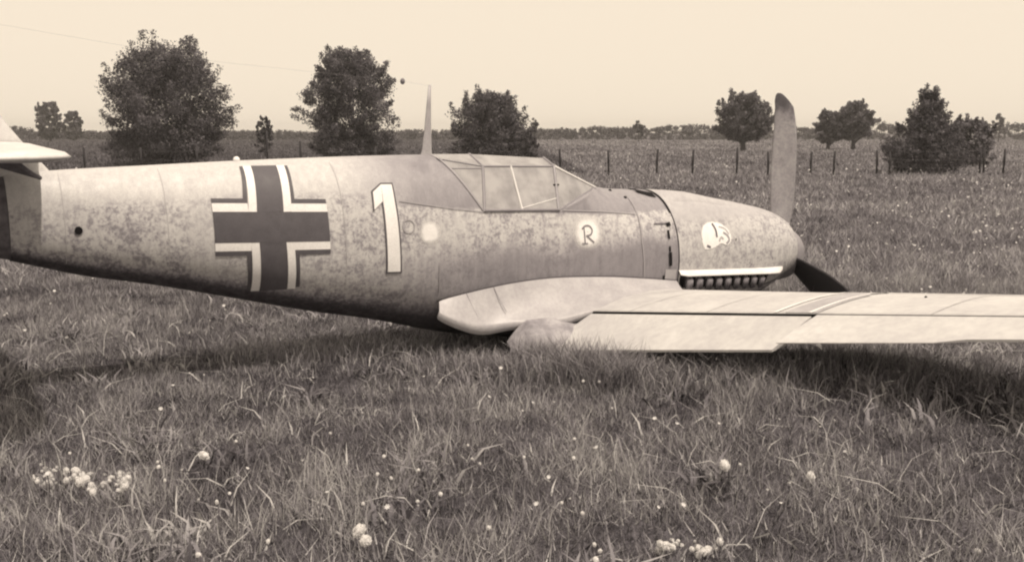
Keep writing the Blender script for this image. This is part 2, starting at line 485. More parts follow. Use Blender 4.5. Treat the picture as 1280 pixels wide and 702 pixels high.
def bezel(pts, n=10):
    """smooth closed or open curve through points (Catmull-Rom)"""
    P = [np.array(p, float) for p in pts]; out = []
    for i in range(len(P) - 1):
        p0, p1, p2, p3 = P[max(i - 1, 0)], P[i], P[i + 1], P[min(i + 2, len(P) - 1)]
        for k in range(n):
            t = k / n
            out.append(0.5 * ((2 * p1) + (-p0 + p2) * t + (2 * p0 - 5 * p1 + 4 * p2 - p3) * t ** 2 + (-p0 + 3 * p1 - 3 * p2 + p3) * t ** 3))
    out.append(P[-1]); return out

def blob(name, centre, pts, material, parent, off):
    """star-shaped patch: fan of curved quads from the centre to an outline"""
    c = np.array(centre, float)
    ring = bezel(list(pts) + [pts[0]], 6)
    V = []; G = []; m = len(ring)
    for t in (0.02, 0.3, 0.55, 0.8, 1.0):
        V += [on_body(*(c + (p - c) * t), off) for p in ring]; G += [t] * m
    F = [(i * m + k, i * m + k + 1, (i + 1) * m + k + 1, (i + 1) * m + k) for i in range(4) for k in range(m - 1)]
    return np_mesh(name, V, F, mat=material, parent=parent, smooth=True, attrs={'edge': G})

# national cross: coordinates read along the body
cs, cz = 5.80, 1.04
# corner heights follow the skin so that the arms run level
def cross_pts(): pass
def arm_z(s, z_mid): return z_mid + (s - 5.78) * 0.043       # the level line of the cross climbs slightly aft
H0, H1 = 0.945, 1.137                                        # lower and upper edge of the level arm
def lev(s, z): return (s, arm_z(s, z))
SA, SB = 6.151, 5.412                                        # aft and forward ends of the level arm
TOP, BOT = 1.422, 0.626
def vx(t): return 0                                          # (upright stays at constant station)
UL, UR = 5.878, 5.706                                        # aft and forward edges of the black upright
q_level = [(lev(SA, H0), lev(SB, H0), lev(SB, H1), lev(SA, H1))]
q_up = [((UL + .0, H1 + .0), (UR + .0, H1), (5.679, TOP), (5.846, TOP)), ((5.861, BOT), (5.688, BOT), (UR, H0), (UL, H0))]
cross = decal('cross_marking', q_level, M_BLACK, fus, 0.007, 16, 10)
for q_ in q_up: decal('cross_marking', [q_], M_BLACK, fus, 0.0075, 6, 14)
WB, DB = 0.052, 0.030
wh = []; dk = []
wh.append((lev(SA, H1), lev(UL + WB, H1), lev(UL + WB, H1 + WB), lev(SA, H1 + WB)))
wh.append((lev(UR - WB, H1), lev(SB, H1), lev(SB, H1 + WB), lev(UR - WB, H1 + WB)))
wh.append((lev(SA, H0 - WB), lev(UL + WB, H0 - WB), lev(UL + WB, H0), lev(SA, H0)))
wh.append((lev(UR - WB, H0 - WB), lev(SB, H0 - WB), lev(SB, H0), lev(UR - WB, H0)))
wh.append(((UL + WB, arm_z(UL, H1)), (UL, arm_z(UL, H1)), (5.846, TOP), (5.846 + WB, TOP)))
wh.append(((UR, arm_z(UR, H1)), (UR - WB, arm_z(UR, H1)), (5.679 - WB, TOP), (5.679, TOP)))
wh.append(((5.861 + WB, BOT), (5.861, BOT), (UL, arm_z(UL, H0)), (UL + WB, arm_z(UL, H0))))
wh.append(((5.688, BOT), (5.688 - WB, BOT), (UR - WB, arm_z(UR, H0)), (UR, arm_z(UR, H0))))
for q_ in range(4): decal('cross_border', [wh[q_], wh[(4, 5, 6, 7)[q_]]], M_WHITE, fus, 0.0058, 8, 10)
e = WB; g = WB + DB
dk.append((lev(SA, H1 + e), lev(UL + e, H1 + e), lev(UL + e, H1 + g), lev(SA, H1 + g)))
dk.append((lev(UR - e, H1 + e), lev(SB, H1 + e), lev(SB, H1 + g), lev(UR - e, H1 + g)))
dk.append((lev(SA, H0 - g), lev(UL + g, H0 - g), lev(UL + g, H0 - e), lev(SA, H0 - e)))
dk.append((lev(UR - g, H0 - g), lev(SB, H0 - g), lev(SB, H0 - e), lev(UR - g, H0 - e)))
dk.append(((UL + g, arm_z(UL, H1 + e)), (UL + e, arm_z(UL, H1 + e)), (5.846 + e, TOP), (5.846 + g - .008, TOP)))
dk.append(((UR - e, arm_z(UR, H1 + e)), (UR - g, arm_z(UR, H1 + e)), (5.679 - g + .008, TOP), (5.679 - e, TOP)))
dk.append(((5.861 + g - .004, BOT + .01), (5.861 + e, BOT + .005), (UL + e, arm_z(UL, H0 - e)), (UL + g, arm_z(UL, H0 - e))))
dk.append(((5.688 - e, BOT + .01), (5.688 - g + .004, BOT + .01), (UR - g, arm_z(UR, H0 - e)), (UR - e, arm_z(UR, H0 - e))))
for q_ in range(4): decal('cross_edge_line', [dk[q_], dk[4 + q_]], M_BLACK, fus, 0.0048, 8, 10)

# number 1
stem_in, stem_out = [(5.009, 1.172), (5.012, .994), (5.011, .692)], [(4.907, 1.288), (4.911, 1.199), (4.908, .989), (4.906, .684)]
def one(grow):
    g = grow
    return [((5.011 + g, .688 - g), (4.906 - g, .684 - g), (4.909 - g, .989), (5.012 + g, .994)),
            ((5.012 + g, .994), (4.909 - g, .989), (4.911 - g, 1.172), (5.009 + g, 1.172)),
            ((5.009 + g, 1.172), (4.911 - g, 1.172), (4.907 - g, 1.288 + g), (4.993, 1.290 + g)),
            ((5.083 + g, 1.112 - g * 1.2), (5.009 + g * .4, 1.172), (4.993, 1.290 + g), (5.071 + g, 1.240 + g * .6))]
decal('number_one', one(-0.006), M_WHITE, fus, 0.0065, 8, 8)
decal('number_outline', one(0.006), M_BLACK, fus, 0.0052, 8, 8)

# letter R on its pale patch
blob('pale_patch', (3.28, .868), [(3.455, .868), (3.41, .985), (3.28, 1.02), (3.15, .985), (3.105, .868), (3.145, .75), (3.28, .71), (3.415, .75)], M_SPRAY, fus, 0.004)
r_s = lambda x, y: (3.337 - (x - 726) * 0.00695, 0.775 + (304 - y) * 0.0062)
M_RLET = mat('letter_grey', 0.17, 0.6)
stroke('letter_r', [r_s(729, 303), r_s(729, 283)], 0.012, M_RLET, fus, 0.0062)
stroke('letter_r', bezel([r_s(726, 285), r_s(731, 281.5), r_s(737, 282), r_s(740.5, 287), r_s(738, 292.5), r_s(731, 294)]), 0.013, M_RLET, fus, 0.0068)
stroke('letter_r', bezel([r_s(732, 294), r_s(737, 298.5), r_s(742, 303)]), 0.014, M_RLET, fus, 0.0074)
stroke('letter_r', [r_s(724.5, 303), r_s(733, 303.5)], 0.011, M_RLET, fus, 0.008)
blob('pale_patch', (4.676, .949), [(4.775, .95), (4.745, 1.03), (4.67, 1.045), (4.60, 1.02), (4.575, .945), (4.605, .87), (4.68, .85), (4.755, .875)], M_SPRAY, fus, 0.004)
ring = [(4.835 + .045 * math.cos(a), .995 + .045 * math.sin(a)) for a in np.linspace(0, 2 * math.pi, 20)]
stroke('filler_cap_ring', ring, 0.008, M_FAINT, fus, 0.005)

# emblem on the cowling
blob('emblem', (1.87, .755), [(2.055, .70), (2.05, .78), (2.00, .845), (1.93, .872), (1.86, .874), (1.79, .862), (1.71, .83), (1.65, .76), (1.655, .69), (1.72, .655), (1.80, .675), (1.86, .655), (1.92, .638), (2.0, .632), (2.04, .65)], M_EMBLEM, cowl, 0.0085)
stroke('emblem_detail', bezel([(1.875, .852), (1.85, .80), (1.852, .735)]), 0.022, M_LINE, cowl, 0.0105)
stroke('emblem_detail', bezel([(1.99, .672), (1.965, .664), (1.945, .657)]), 0.020, M_LINE, cowl, 0.0105)
stroke('emblem_detail', bezel([(1.80, .82), (1.73, .80), (1.685, .75)]), 0.014, M_PANEL, cowl, 0.0105)
stroke('emblem_detail', bezel([(1.76, .77), (1.71, .74), (1.70, .70), (1.74, .675)]), 0.020, M_FAINT, cowl, 0.0105)
stroke('emblem_detail', bezel([(1.83, .70), (1.80, .73), (1.77, .715)]), 0.018, M_PANEL, cowl, 0.0112)
stroke('emblem_detail', [(1.612, .705), (1.600, .698)], 0.014, M_HOLE, cowl, 0.0105)

# panel joints, catches and openings
stroke('panel_line', [(2.690, 1.12), (2.702, .96), (2.723, .769), (2.712, .6), (2.70, .43)], 0.012, M_FAINT, fus)
stroke('panel_line', [(2.70, .43), (2.56, .405), (2.345, .385)], 0.012, M_LINE, fus)
stroke('panel_line', [(3.50, 1.045), (3.10, 1.015), (2.72, .975)], 0.009, M_FAINT, fus)
stroke('panel_line', [(4.60, .50), (4.61, .62), (4.61, .72)], 0.008, M_FAINT, fus)
stroke('panel_line', [(4.46, 1.475), (4.335, 1.27), (4.212, 1.07)], 0.016, M_FAINT, fus)
stroke('panel_line', [(4.88, 1.17), (4.5, 1.105), (4.22, 1.066)], 0.007, M_FAINT, fus)
stroke('panel_line', [(5.30, 1.44), (5.30, 1.2), (5.30, .9), (5.30, .55)], 0.004, M_PANEL, fus, 0.0035)
stroke('panel_line', [(6.42, 1.42), (6.42, 1.2), (6.42, .95), (6.42, .78)], 0.004, M_PANEL, fus, 0.0035)
stroke('panel_line', [(6.98, 1.40), (6.98, 1.2), (6.98, 1.0), (6.98, .88)], 0.004, M_PANEL, fus, 0.0035)
stroke('catch_slot', [(2.557, .888), (2.42, .884)], 0.012, M_LINE, fus, 0.007)
stroke('catch_slot', [(2.425, .872), (2.375, .879)], 0.03, M_HOLE, fus, 0.008)
stroke('catch_slot', [(2.419, .83), (2.421, .76)], 0.024, M_HOLE, fus, 0.007)
stroke('catch_slot', [(2.425, .70), (2.424, .655)], 0.02, M_HOLE, fus, 0.007)
stroke('catch_slot', [(2.423, .65), (2.418, .535)], 0.034, M_HOLE, fus, 0.0085)
stroke('catch_slot', [(2.487, .46), (2.480, .405)], 0.024, M_HOLE, fus, 0.007)
decal('access_door', [((2.47, .40), (2.345, .39), (2.345, .50), (2.47, .51))], M_FILLET, fus, 0.005)
stroke('gun_slot', bezel([(2.52, 1.148), (2.43, 1.118), (2.37, 1.105)]), 0.035, M_HOLE, fus, 0.007)
stroke('gun_slot', bezel([(2.36, 1.146), (2.338, 1.10), (2.332, 1.02), (2.331, .965)]), 0.017, M_HOLE, fus, 0.007)
ring = [(6.912 + .022 * math.cos(a), 1.077 + .024 * math.sin(a)) for a in np.linspace(0, 2 * math.pi, 14)]
bm = bmesh.new(); bm.faces.new([bm.verts.new(on_body(*p, 0.006)) for p in ring[:-1]])
bm_obj('lifting_tube_hole', bm, M_HOLE, fus)
# small fitting on the spine
bm = bmesh.new(); bmesh.ops.create_uvsphere(bm, u_segments=10, v_segments=6, radius=0.022)
bmesh.ops.translate(bm, vec=LP(5.90, 0.02, 1.465), verts=bm.verts); bm_obj('spine_fitting', bm, M_WHITE, fus, True)
for (s, r) in ((2.80, .12), (2.72, .22)):
    bm = bmesh.new(); bmesh.ops.create_uvsphere(bm, u_segments=8, v_segments=5, radius=0.016)
    z = body(s, math.acos(min(1, (r / sec(s)[3]))) )[1]
    bmesh.ops.translate(bm, vec=LP(s, r, z), verts=bm.verts); bm_obj('filler_knob', bm, M_HOLE, fus, True)
# gun bulge fairing along the cowling top
bm = bmesh.new(); rows = []
for s, wd, h in ((2.29, .10, .005), (2.2, .10, .028), (1.95, .085, .032), (1.6, .07, .022), (1.3, .05, .010), (1.1, .03, -.004)):
    zt = sec(s)[0]; rows.append([LP(s, .17 + wd * math.cos(a), body(s, math.acos(min(1, (.17 + wd * math.cos(a)) / sec(s)[3])))[1] + h * math.sin(a) + (0 if 0.2 < a < 2.9 else -.01)) for a in np.linspace(0, math.pi, 9)])
grid_bm(bm, rows); bm_obj('gun_fairing', bm, M_COWL, cowl, True)

# ---- exhausts
EX = [(2.29, .36), (1.17, .285)]           # lower line of the recess (station, height)
top_line = lambda s: float(np.interp(s, [1.17, 2.30], [.375, .452]))
low_line = lambda s: float(np.interp(s, [1.17, 2.30], [.270, .335]))
bm = bmesh.new(); rows = []
for s in np.linspace(2.30, 1.13, 22):
    rows.append([on_body(s, low_line(s) + (top_line(s) - low_line(s)) * v, 0.0075) for v in (0, .33, .66, 1)])
grid_bm(bm, rows); bm_obj('exhaust_recess', bm, M_HOLE, cowl, True)
for k in range(9):
    s = 2.20 - k * 0.118
    bm = bmesh.new(); ring_rows = []
    for d in (0.0, 0.035, 0.07):
        ring_rows.append([])
        for (ds, v) in ((.030, .14), (-.030, .14), (-.034, .5), (-.030, .86), (.030, .86), (.034, .5), (.030, .14)):
            sk = s + ds + d * .5; z = low_line(s) + (top_line(s) - low_line(s)) * v - d * .15
            ring_rows[-1].append(on_body(sk, z, 0.008 + d))
    grid_bm(bm, ring_rows)
    bm.faces.new([bm.verts.new(p) for p in ring_rows[-1][:-1]])
    o = bm_obj('exhaust_stub', bm, M_EXH, cowl, True, merge=1e-5)
# shield lip above the stubs
bm = bmesh.new(); rows = []
for s in np.linspace(2.32, 0.93, 26):
    z = float(np.interp(s, [.93, 1.2, 2.32], [.385, .395, .468])); f = min(1, (2.345 - s) / .06, (s - .90) / .15)
    rows.append([on_body(s, z + dz, 0.005 + dr * f) for dz, dr in ((.022, 0), (.008, .04), (-.006, .07), (-.013, .071), (-.010, .04), (-.006, 0))])
grid_bm(bm, rows); bm_obj('exhaust_shield', bm, M_PALE, cowl, True)
stroke('cowling_edge', bezel([(1.15, .255), (1.0, .275), (.85, .33), (.74, .36)]), 0.016, M_LINE, cowl, 0.009)

# ---- spinner and propeller
HUBZ = 0.46
spin = [(.63, .262), (.56, .268), (.48, .260), (.41, .236), (.35, .195), (.30, .140), (.275, .075), (.268, .0)]
bm = bmesh.new(); rows = []
for s, rr in spin: rows.append([LP(s, max(rr, .001) * math.cos(t), HUBZ + max(rr, .001) * math.sin(t)) for t in np.linspace(0, 2 * math.pi, 33)])
grid_bm(bm, rows)
spinner = bm_obj('spinner', bm, worn('spinner_paint', 0.24, 0.45, 0.15, 10), plane, True, merge=1e-4)

def make_blade(phi, bend=None, beta0=58, label=None, root=0.22, material=None, wide=1.0):
    """phi: clock angle from straight up towards starboard; bend(rho) -> (radial, extra aft, extra clockwise angle)"""
    rows = []; span = []
    rr = [root, .26, .32, .40, .52, .66, .80, .95, 1.10, 1.22, 1.34, 1.42, 1.48, 1.52, 1.545, 1.555]
    for rho in rr:
        ch = float(np.interp(rho, [.2, .3, .42, .6, .85, 1.1, 1.3, 1.42, 1.5, 1.545, 1.56], [.15, .20, .235, .25, .25, .235, .205, .175, .125, .06, .012])) * wide
        th = float(np.interp(rho, [.2, .35, .7, 1.2, 1.55], [.08, .05, .03, .018, .006]))
        be = R(float(np.interp(rho, [.2, .6, 1.55], [beta0 + 12, beta0, beta0 - 14])))
        lead = float(np.interp(rho, [.2, 1.2, 1.42, 1.56], [.0, .0, -.018, -.075]))   # tip swept back to a straight trailing edge
        if bend: rad, aft, dphi = bend(rho)
        else: rad, aft, dphi = rho, 0, 0
        p = R(phi + dphi)
        c = Vector((0, math.sin(p) * rad, math.cos(p) * rad)); tang = Vector((0, math.cos(p), -math.sin(p)))    # (fwd, starboard, up)
        fwd = Vector((1, 0, 0)); cd = tang * math.cos(be) + fwd * math.sin(be); nd = tang * -math.sin(be) + fwd * math.cos(be)
        row = []
        for k in range(13):
            a = 2 * math.pi * k / 12
            q = c + cd * (ch / 2 * math.cos(a) + lead) + nd * (th / 2 * math.sin(a))
            row.append(LP(S0 + .04 - q.x + aft, q.y, HUBZ + q.z)); span.append(rho / 1.555)
        rows.append(row)
    V = [p for row in rows for p in row]; F = []
    for i in range(len(rows) - 1):
        for k in range(12): F.append((i * 13 + k, i * 13 + k + 1, (i + 1) * 13 + k + 1, (i + 1) * 13 + k))
    o = np_mesh('propeller_blade', V, F, mat=material or M_BLADE, parent=plane, smooth=True, attrs={'span': span})
    bm = bmesh.new(); bm.from_mesh(o.data); bmesh.ops.remove_doubles(bm, verts=bm.verts, dist=1e-5); bmesh.ops.recalc_face_normals(bm, faces=bm.faces); bm.to_mesh(o.data); bm.free()
    if label: o['label'] = label
    return o
make_blade(0, label='upright grey propeller blade with darker tip')
def bend_s(rho):
    k = max(0, rho - .45); return (rho if rho < .45 else .45 + k * .75, k * k * .25, -k * 6)
make_blade(118, bend_s, 20, 'bent dark propeller blade pushed into the grass', material=worn('shaded_blade', .03, .6, .3, 20), wide=1.45)  # shade on the downturned blade is painted into its near-black colour
def bend_p(rho):
    k = max(0, rho - .4); return (.4 + k * .45 if rho > .4 else rho, k * .7, k * 8)
make_blade(242, bend_p, 30)
for phi in (0, 118, 242):       # blade root cuffs
    bm = bmesh.new(); p = R(phi)
    tube(bm, [LP(.45, math.sin(p) * a, HUBZ + math.cos(p) * a) for a in (.18, .27, .30)], [.07, .062, .05], 12)
    bm_obj('blade_cuff', bm, M_FILLET, spinner, True)

# ---- canopy
def cp(s, z, o=0.0, sgn=1): return Vector(on_body(s, z, o, sgn))
A = (4.21, 1.068); B = (3.54, 1.044); C = (4.112, 1.388); D = (3.435, 1.372); RR = (4.445, 1.445); Wf = (2.99, 1.19)
TC = (4.10, 1.474); TD = (3.40, 1.432)
def P3(p, sgn): return cp(p[0], p[1], 0.004, sgn)
def top3(p): return Vector(LP(p[0], 0, p[1] + .004))
windscreen = empty('windscreen', LP(3.2, 0, 1.1)); windscreen.parent = plane
hood = empty('canopy_hood', LP(3.85, 0, 1.1)); hood.parent = plane
rear = empty('rear_glazing', LP(4.3, 0, 1.1)); rear.parent = plane
def child_mesh(name, bm, m, par, smooth=False):
    off = Vector(par.location); bmesh.ops.translate(bm, vec=-off, verts=bm.verts); return bm_obj(name, bm, m, par, smooth)
def pane(par, pts):
    bm = bmesh.new(); bm.faces.new([bm.verts.new(p) for p in pts]); return child_mesh('pane', bm, M_PANE, par)
def bar(par, pts, w=0.011, m=None):
    bm = bmesh.new(); tube(bm, pts, w, 6); return child_mesh('frame_bar', bm, m or M_FRAME, par)
for sg in (1, -1):
    a, b, c, d, r_, w_ = [P3(p, sg) for p in (A, B, C, D, RR, Wf)]; t1, t2 = top3(TC), top3(TD)
    pane(hood, [a, b, d, c]); pane(hood, [c, d, t2, t1])
    pane(rear, [a, c, r_]); pane(rear, [c, t1, top3((4.455, 1.478)), r_])
    pane(windscreen, [b, d, w_])
    bm = bmesh.new(); rows_ = []
    for t_ in np.linspace(0, 1, 16):
        s_ = 2.985 + (3.54 - 2.985) * t_; rows_.append([Vector(on_body(s_, float(np.interp(s_, [p[0] for p in SILL], [p[1] for p in SILL])) - .012, .003, sg)), w_.lerp(b, t_)])
    grid_bm(bm, rows_); child_mesh('windscreen_foot', bm, M_DECK, windscreen, True)
    bar(hood, [a + Vector((0, 0, .008)), b + Vector((0, 0, .008))], 0.012); bar(hood, [a, c], 0.012); bar(hood, [c, d], 0.008); bar(hood, [b, d], 0.013)
    mid0 = b.lerp(a, .50); mid1 = d.lerp(c, .62)
    bar(hood, [mid0, mid1], 0.010, M_FRAMEL)
    bar(hood, [b.lerp(d, .28), mid0.lerp(mid1, .06)], 0.005, M_FRAMEL)
    bar(rear, [a, r_], 0.010); bar(rear, [r_, c], 0.006); bar(rear, [a.lerp(r_, .82), c.lerp(a, .05)], 0.005)
    bar(windscreen, [b, w_], 0.010); bar(windscreen, [d, w_], 0.012, M_FRAMEL)
pane(windscreen, [P3(D, 1), top3(TD), P3(D, -1), P3(Wf, -1), P3(Wf, 1)])
bar(windscreen, [P3(Wf, 1), P3(Wf, -1)], 0.010); bar(hood, [P3(C, 1), top3(TC), P3(C, -1)], 0.010); bar(hood, [P3(D, 1), top3(TD), P3(D, -1)], 0.013)
bm = bmesh.new(); bmesh.ops.create_cube(bm, size=1, matrix=Matrix.Translation(P3(D, 1).lerp(P3(B, 1), .42)) @ Matrix.Diagonal((.05, .02, .012, 1)))
child_mesh('hood_latch', bm, M_HOLE, hood)
# cockpit floor and seat back seen through the panes
bm = bmesh.new(); rows = []
for s in np.linspace(3.0, 4.44, 20):
    z = min(float(np.interp(s, [p[0] for p in SILL], [p[1] for p in SILL])), 1.08) - .03
    rr = side_r(s, z) - .015; rows.append([LP(s, rr, z), LP(s, -rr, z)])
grid_bm(bm, rows); bm_obj('cockpit_deck', bm, M_INT, plane)
bm = bmesh.new(); grid_bm(bm, [[LP(4.16 + .05 * v, u, 1.04 + .30 * v) for u in (-.17, -.1, 0, .1, .17)] for v in (0, .5, 1)])
bm_obj('seat_back', bm, M_INT, plane)

# ---- mast and aerial
bm = bmesh.new(); rows = []
for z, hw, th, s in ((1.46, .052, .018, 4.475), (1.52, .040, .016, 4.468), (1.65, .030, .013, 4.460), (1.85, .019, .009, 4.447), (1.985, .012, .006, 4.437)):
    rows.append([LP(s + hw * math.cos(t) , th * math.sin(t), z) for t in np.linspace(0, 2 * math.pi, 13)])
grid_bm(bm, rows); bm.faces.new([bm.verts.new(p) for p in rows[-1][:-1]])
mast = bm_obj('antenna_mast', bm, M_MAST, plane, True, merge=1e-5)
bm = bmesh.new(); tube(bm, [LP(4.44, 0, 1.98), LP(4.66, 0, 2.005), LP(6.0, 0, 2.09), LP(7.62, 0, 2.30)], 0.0005, 5); bm_obj('aerial_wire', bm, M_FAINT, mast)
bm = bmesh.new(); bmesh.ops.create_uvsphere(bm, u_segments=10, v_segments=8, radius=0.018)
bmesh.ops.scale(bm, vec=(1, 1, 1.25), verts=bm.verts); bmesh.ops.translate(bm, vec=LP(4.66, 0, 2.005), verts=bm.verts); bm_obj('insulator', bm, M_EXH, mast, True)

# ---- fin, rudder, tailplane
def slab(name, rows_le_te, thick, material, parent, mapper, tipround=True):
    """symmetrical thin aerofoil lofted through (position, leading edge, trailing edge)"""
    bm = bmesh.new(); rows = []
    for (p, le, te, tk) in rows_le_te:
        row = []; xs_ = [0, .02, .07, .16, .3, .5, .72, 1.0]
        up = [(x, 5 * tk * (.2969 * math.sqrt(x) - .126 * x - .3516 * x ** 2 + .2843 * x ** 3 - .1036 * x ** 4)) for x in xs_]
        for x, y in up: row.append(mapper(p, le + (te - le) * x, y))
        for x, y in up[-2:0:-1]: row.append(mapper(p, le + (te - le) * x, -y))
        row.append(row[0]); rows.append(row)
    grid_bm(bm, rows); bm.faces.new([bm.verts.new(p) for p in rows[-1][:-1]])
    return bm_obj(name, bm, material, parent, True, merge=1e-5)
M_TAIL = worn('tail_paint', 0.56, 0.5, 0.1, 6)
fin = slab('fin', [(1.36, 6.98, 7.95, .07), (1.43, 7.02, 7.95, .065), (1.53, 7.10, 7.95, .06), (1.67, 7.20, 7.95, .055), (1.80, 7.28, 7.95, .05), (2.05, 7.42, 7.95, .045), (2.22, 7.54, 7.95, .04), (2.33, 7.68, 7.95, .03), (2.37, 7.82, 7.95, .015)], 0, M_TAIL, plane, lambda z, s, y: LP(s, y, z))
slab('rudder', [(1.02, 7.96, 8.30, .05), (1.25, 7.96, 8.55, .055), (1.7, 7.96, 8.62, .05), (2.1, 7.96, 8.5, .04), (2.3, 7.96, 8.3, .03), (2.38, 7.96, 8.1, .015)], 0, M_TAIL, plane, lambda z, s, y: LP(s, y, z))
for sg in (1, -1):
    tp = slab('tailplane', [(.04, 7.06, 7.78, .075), (.4, 7.065, 7.78, .07), (1.1, 7.07, 7.78, .06), (1.38, 7.10, 7.78, .055), (1.47, 7.16, 7.78, .045), (1.52, 7.30, 7.76, .03), (1.535, 7.45, 7.7, .012)], 0, M_TAIL, plane, lambda r, s, y, sg=sg: LP(s, r * sg, 1.555 + y - .015 * r))
    slab('elevator', [(.1, 7.79, 8.12, .04), (1.1, 7.79, 8.14, .04), (1.45, 7.79, 8.05, .03), (1.52, 7.79, 7.92, .02)], 0, M_TAIL, tp, lambda r, s, y, sg=sg: LP(s, r * sg, 1.545 + y - (s - 7.78) * .35))
    bm = bmesh.new(); rows = []
    p0, p1 = Vector(LP(7.085, .17 * sg, 1.385)), Vector(LP(7.40, .50 * sg, 1.53))
    for t in (0, 1):
        c_ = p0.lerp(p1, t); w = .010 + .12 * t
        rows.append([c_ + Vector((w * math.cos(k), 0, .012 * math.sin(k))) for k in np.linspace(0, 2 * math.pi, 9)])
    grid_bm(bm, rows); bm_obj('tailplane_strut', bm, M_DARKTAIL, tp)

# ---- wings
def wing_geo(t, side):
    le = 2.13 + .095 * t; te = 4.13 - .155 * t
    zc = (.110 + .158 * t) if side > 0 else (.110 + .075 * t)
    if t > 4.55:
        q = min(1, (t - 4.55) / .40); k = math.sqrt(max(0, 1 - q * q)); m = le + (te - le) * .45
        le, te = m + (le - m) * max(k, .03), m + (te - m) * max(k, .03)
    return le, te, zc
def wing_pt(t, xc, up, side, off=0.0):
    le, te, zc = wing_geo(t, side); c = te - le; tk = float(np.interp(t, [0, 5], [.145, .11]))
    x = min(max(xc, 0), 1.0)
    y = 5 * tk * (.2969 * math.sqrt(x) - .126 * x - .3516 * x ** 2 + .2843 * x ** 3 - .1015 * x ** 4)
    cam_ = .022 * 4 * x * (1 - x)
    z = zc + c * (cam_ + y * up) + (.4 - x) * c * math.tan(R(2.0)) + off * up
    return LP(le + c * xc, t * side, z)
XM = [0, .004, .015, .035, .07, .12, .2, .3, .4, .5, .6, .68, .72]
def flap_pt(t, xc, up, side, hinge, ang, drop=0.0):
    le, te, zc = wing_geo(t, side); c = te - le
    p = Vector(wing_pt(t, xc, up, side)); h = Vector(wing_pt(t, hinge, 1, side)); h.z -= .02
    d = p - h; a = R(ang)
    return (h.x + d.x * math.cos(a), p.y, h.z - drop + d.z * math.cos(a) + d.x * math.sin(a))
for side in (1, -1):
    bm = bmesh.new(); rows = []
    for t in [.36, .5, .7, .75, 1.0, 1.4, 1.8, 2.2, 2.67, 3.0, 3.5, 4.0, 4.4, 4.55, 4.65, 4.75, 4.84, 4.90, 4.935, 4.95]:
        xm = XM if True else XM
        row = [wing_pt(t, x, 1, side) for x in xm[::-1]] + [wing_pt(t, x, -1, side) for x in xm[1:]]
        row.append(row[0]); rows.append(row)
    grid_bm(bm, rows)
    wing = bm_obj('wing', bm, M_WING, plane, True, merge=1e-5)
    wing['label'] = 'pale wing reaching towards the camera' if side > 0 else 'far wing hidden behind the body'
    for name, t0, t1, ang, x1 in (('flap', .80, 2.655, 13.5, 1.0), ('aileron', 2.685, 4.55, 7, 1.0)):
        bm = bmesh.new(); rows = []
        for t in np.linspace(t0, t1, 14):
            xs_ = [.738 if name == 'flap' else .730, .76, .82, .9, x1 - .004]
            if name == 'aileron' and 3.55 < t < 4.1: xs_[-1] = .965
            up = [flap_pt(t, x, 1, side, .725, ang, .005 if name == 'flap' else .002) for x in xs_]; lo = [flap_pt(t, x, -1, side, .725, ang, .014 if name == 'flap' else .002) for x in xs_[::-1]]
            row = up + lo; row.append(row[0]); rows.append(row)
        vs = grid_bm(bm, rows)
        bm.faces.new([v for v in vs[0][:-1]]); bm.faces.new([v for v in vs[-1][:-1]][::-1])
        bm_obj(name, bm, M_WING, wing, False)
    bm = bmesh.new(); rows = []        # dark slot behind the movable surfaces
    for t in np.linspace(.7, 4.5, 20): rows.append([Vector(wing_pt(t, .7215, 1, side)) - Vector((0, 0, .001)), Vector(wing_pt(t, .722, -1, side)) + Vector((0, 0, .01))])
    grid_bm(bm, rows); bm_obj('hinge_gap', bm, M_HOLE, wing)
    bm = bmesh.new(); rows = []        # leading edge slat
    for t in np.linspace(2.62, 4.45, 12):
        rows.append([wing_pt(t, x, u, side, .007) for x, u in ((.06, -1), (.02, -1), (.004, 1), (.02, 1), (.06, 1), (.11, 1), (.155, 1))] + [wing_pt(t, .16, 1, side, 0.0)])
    grid_bm(bm, rows); bm_obj('slat', bm, M_WING, wing, True)
    def wstrip(name, pts, w, m, off=.004):
        bm = bmesh.new(); rows = []
        for (t, x) in pts: rows.append([wing_pt(t - w / 2, x, 1, side, off), wing_pt(t + w / 2, x, 1, side, off)])
        grid_bm(bm, rows); return bm_obj(name, bm, m, wing, True)
    wstrip('dent_shade_strip', [(2.50 + .06 * (x > .3), x) for x in np.linspace(.12, .715, 12)], .22, M_WINGD)  # darker strip paints in the shading of a dent in the skin
    wstrip('wing_panel_line', [(2.62, x) for x in np.linspace(.12, .715, 12)], .025, M_WHITE, .006)
    wstrip('wing_panel_line', [(2.38, x) for x in np.linspace(.12, .715, 12)], .025, M_WHITE, .006)
    for tt in (1.15, 1.85, 3.35, 4.05): wstrip('wing_panel_line', [(tt, x) for x in np.linspace(.1, .715, 12)], .007, M_PANEL, .003)
    if side > 0:
        bm = bmesh.new(); bmesh.ops.create_uvsphere(bm, u_segments=8, v_segments=5, radius=.009); bmesh.ops.translate(bm, vec=wing_pt(3.05, .35, 1, 1), verts=bm.verts); bm_obj('wing_fastener', bm, M_HOLE, wing)

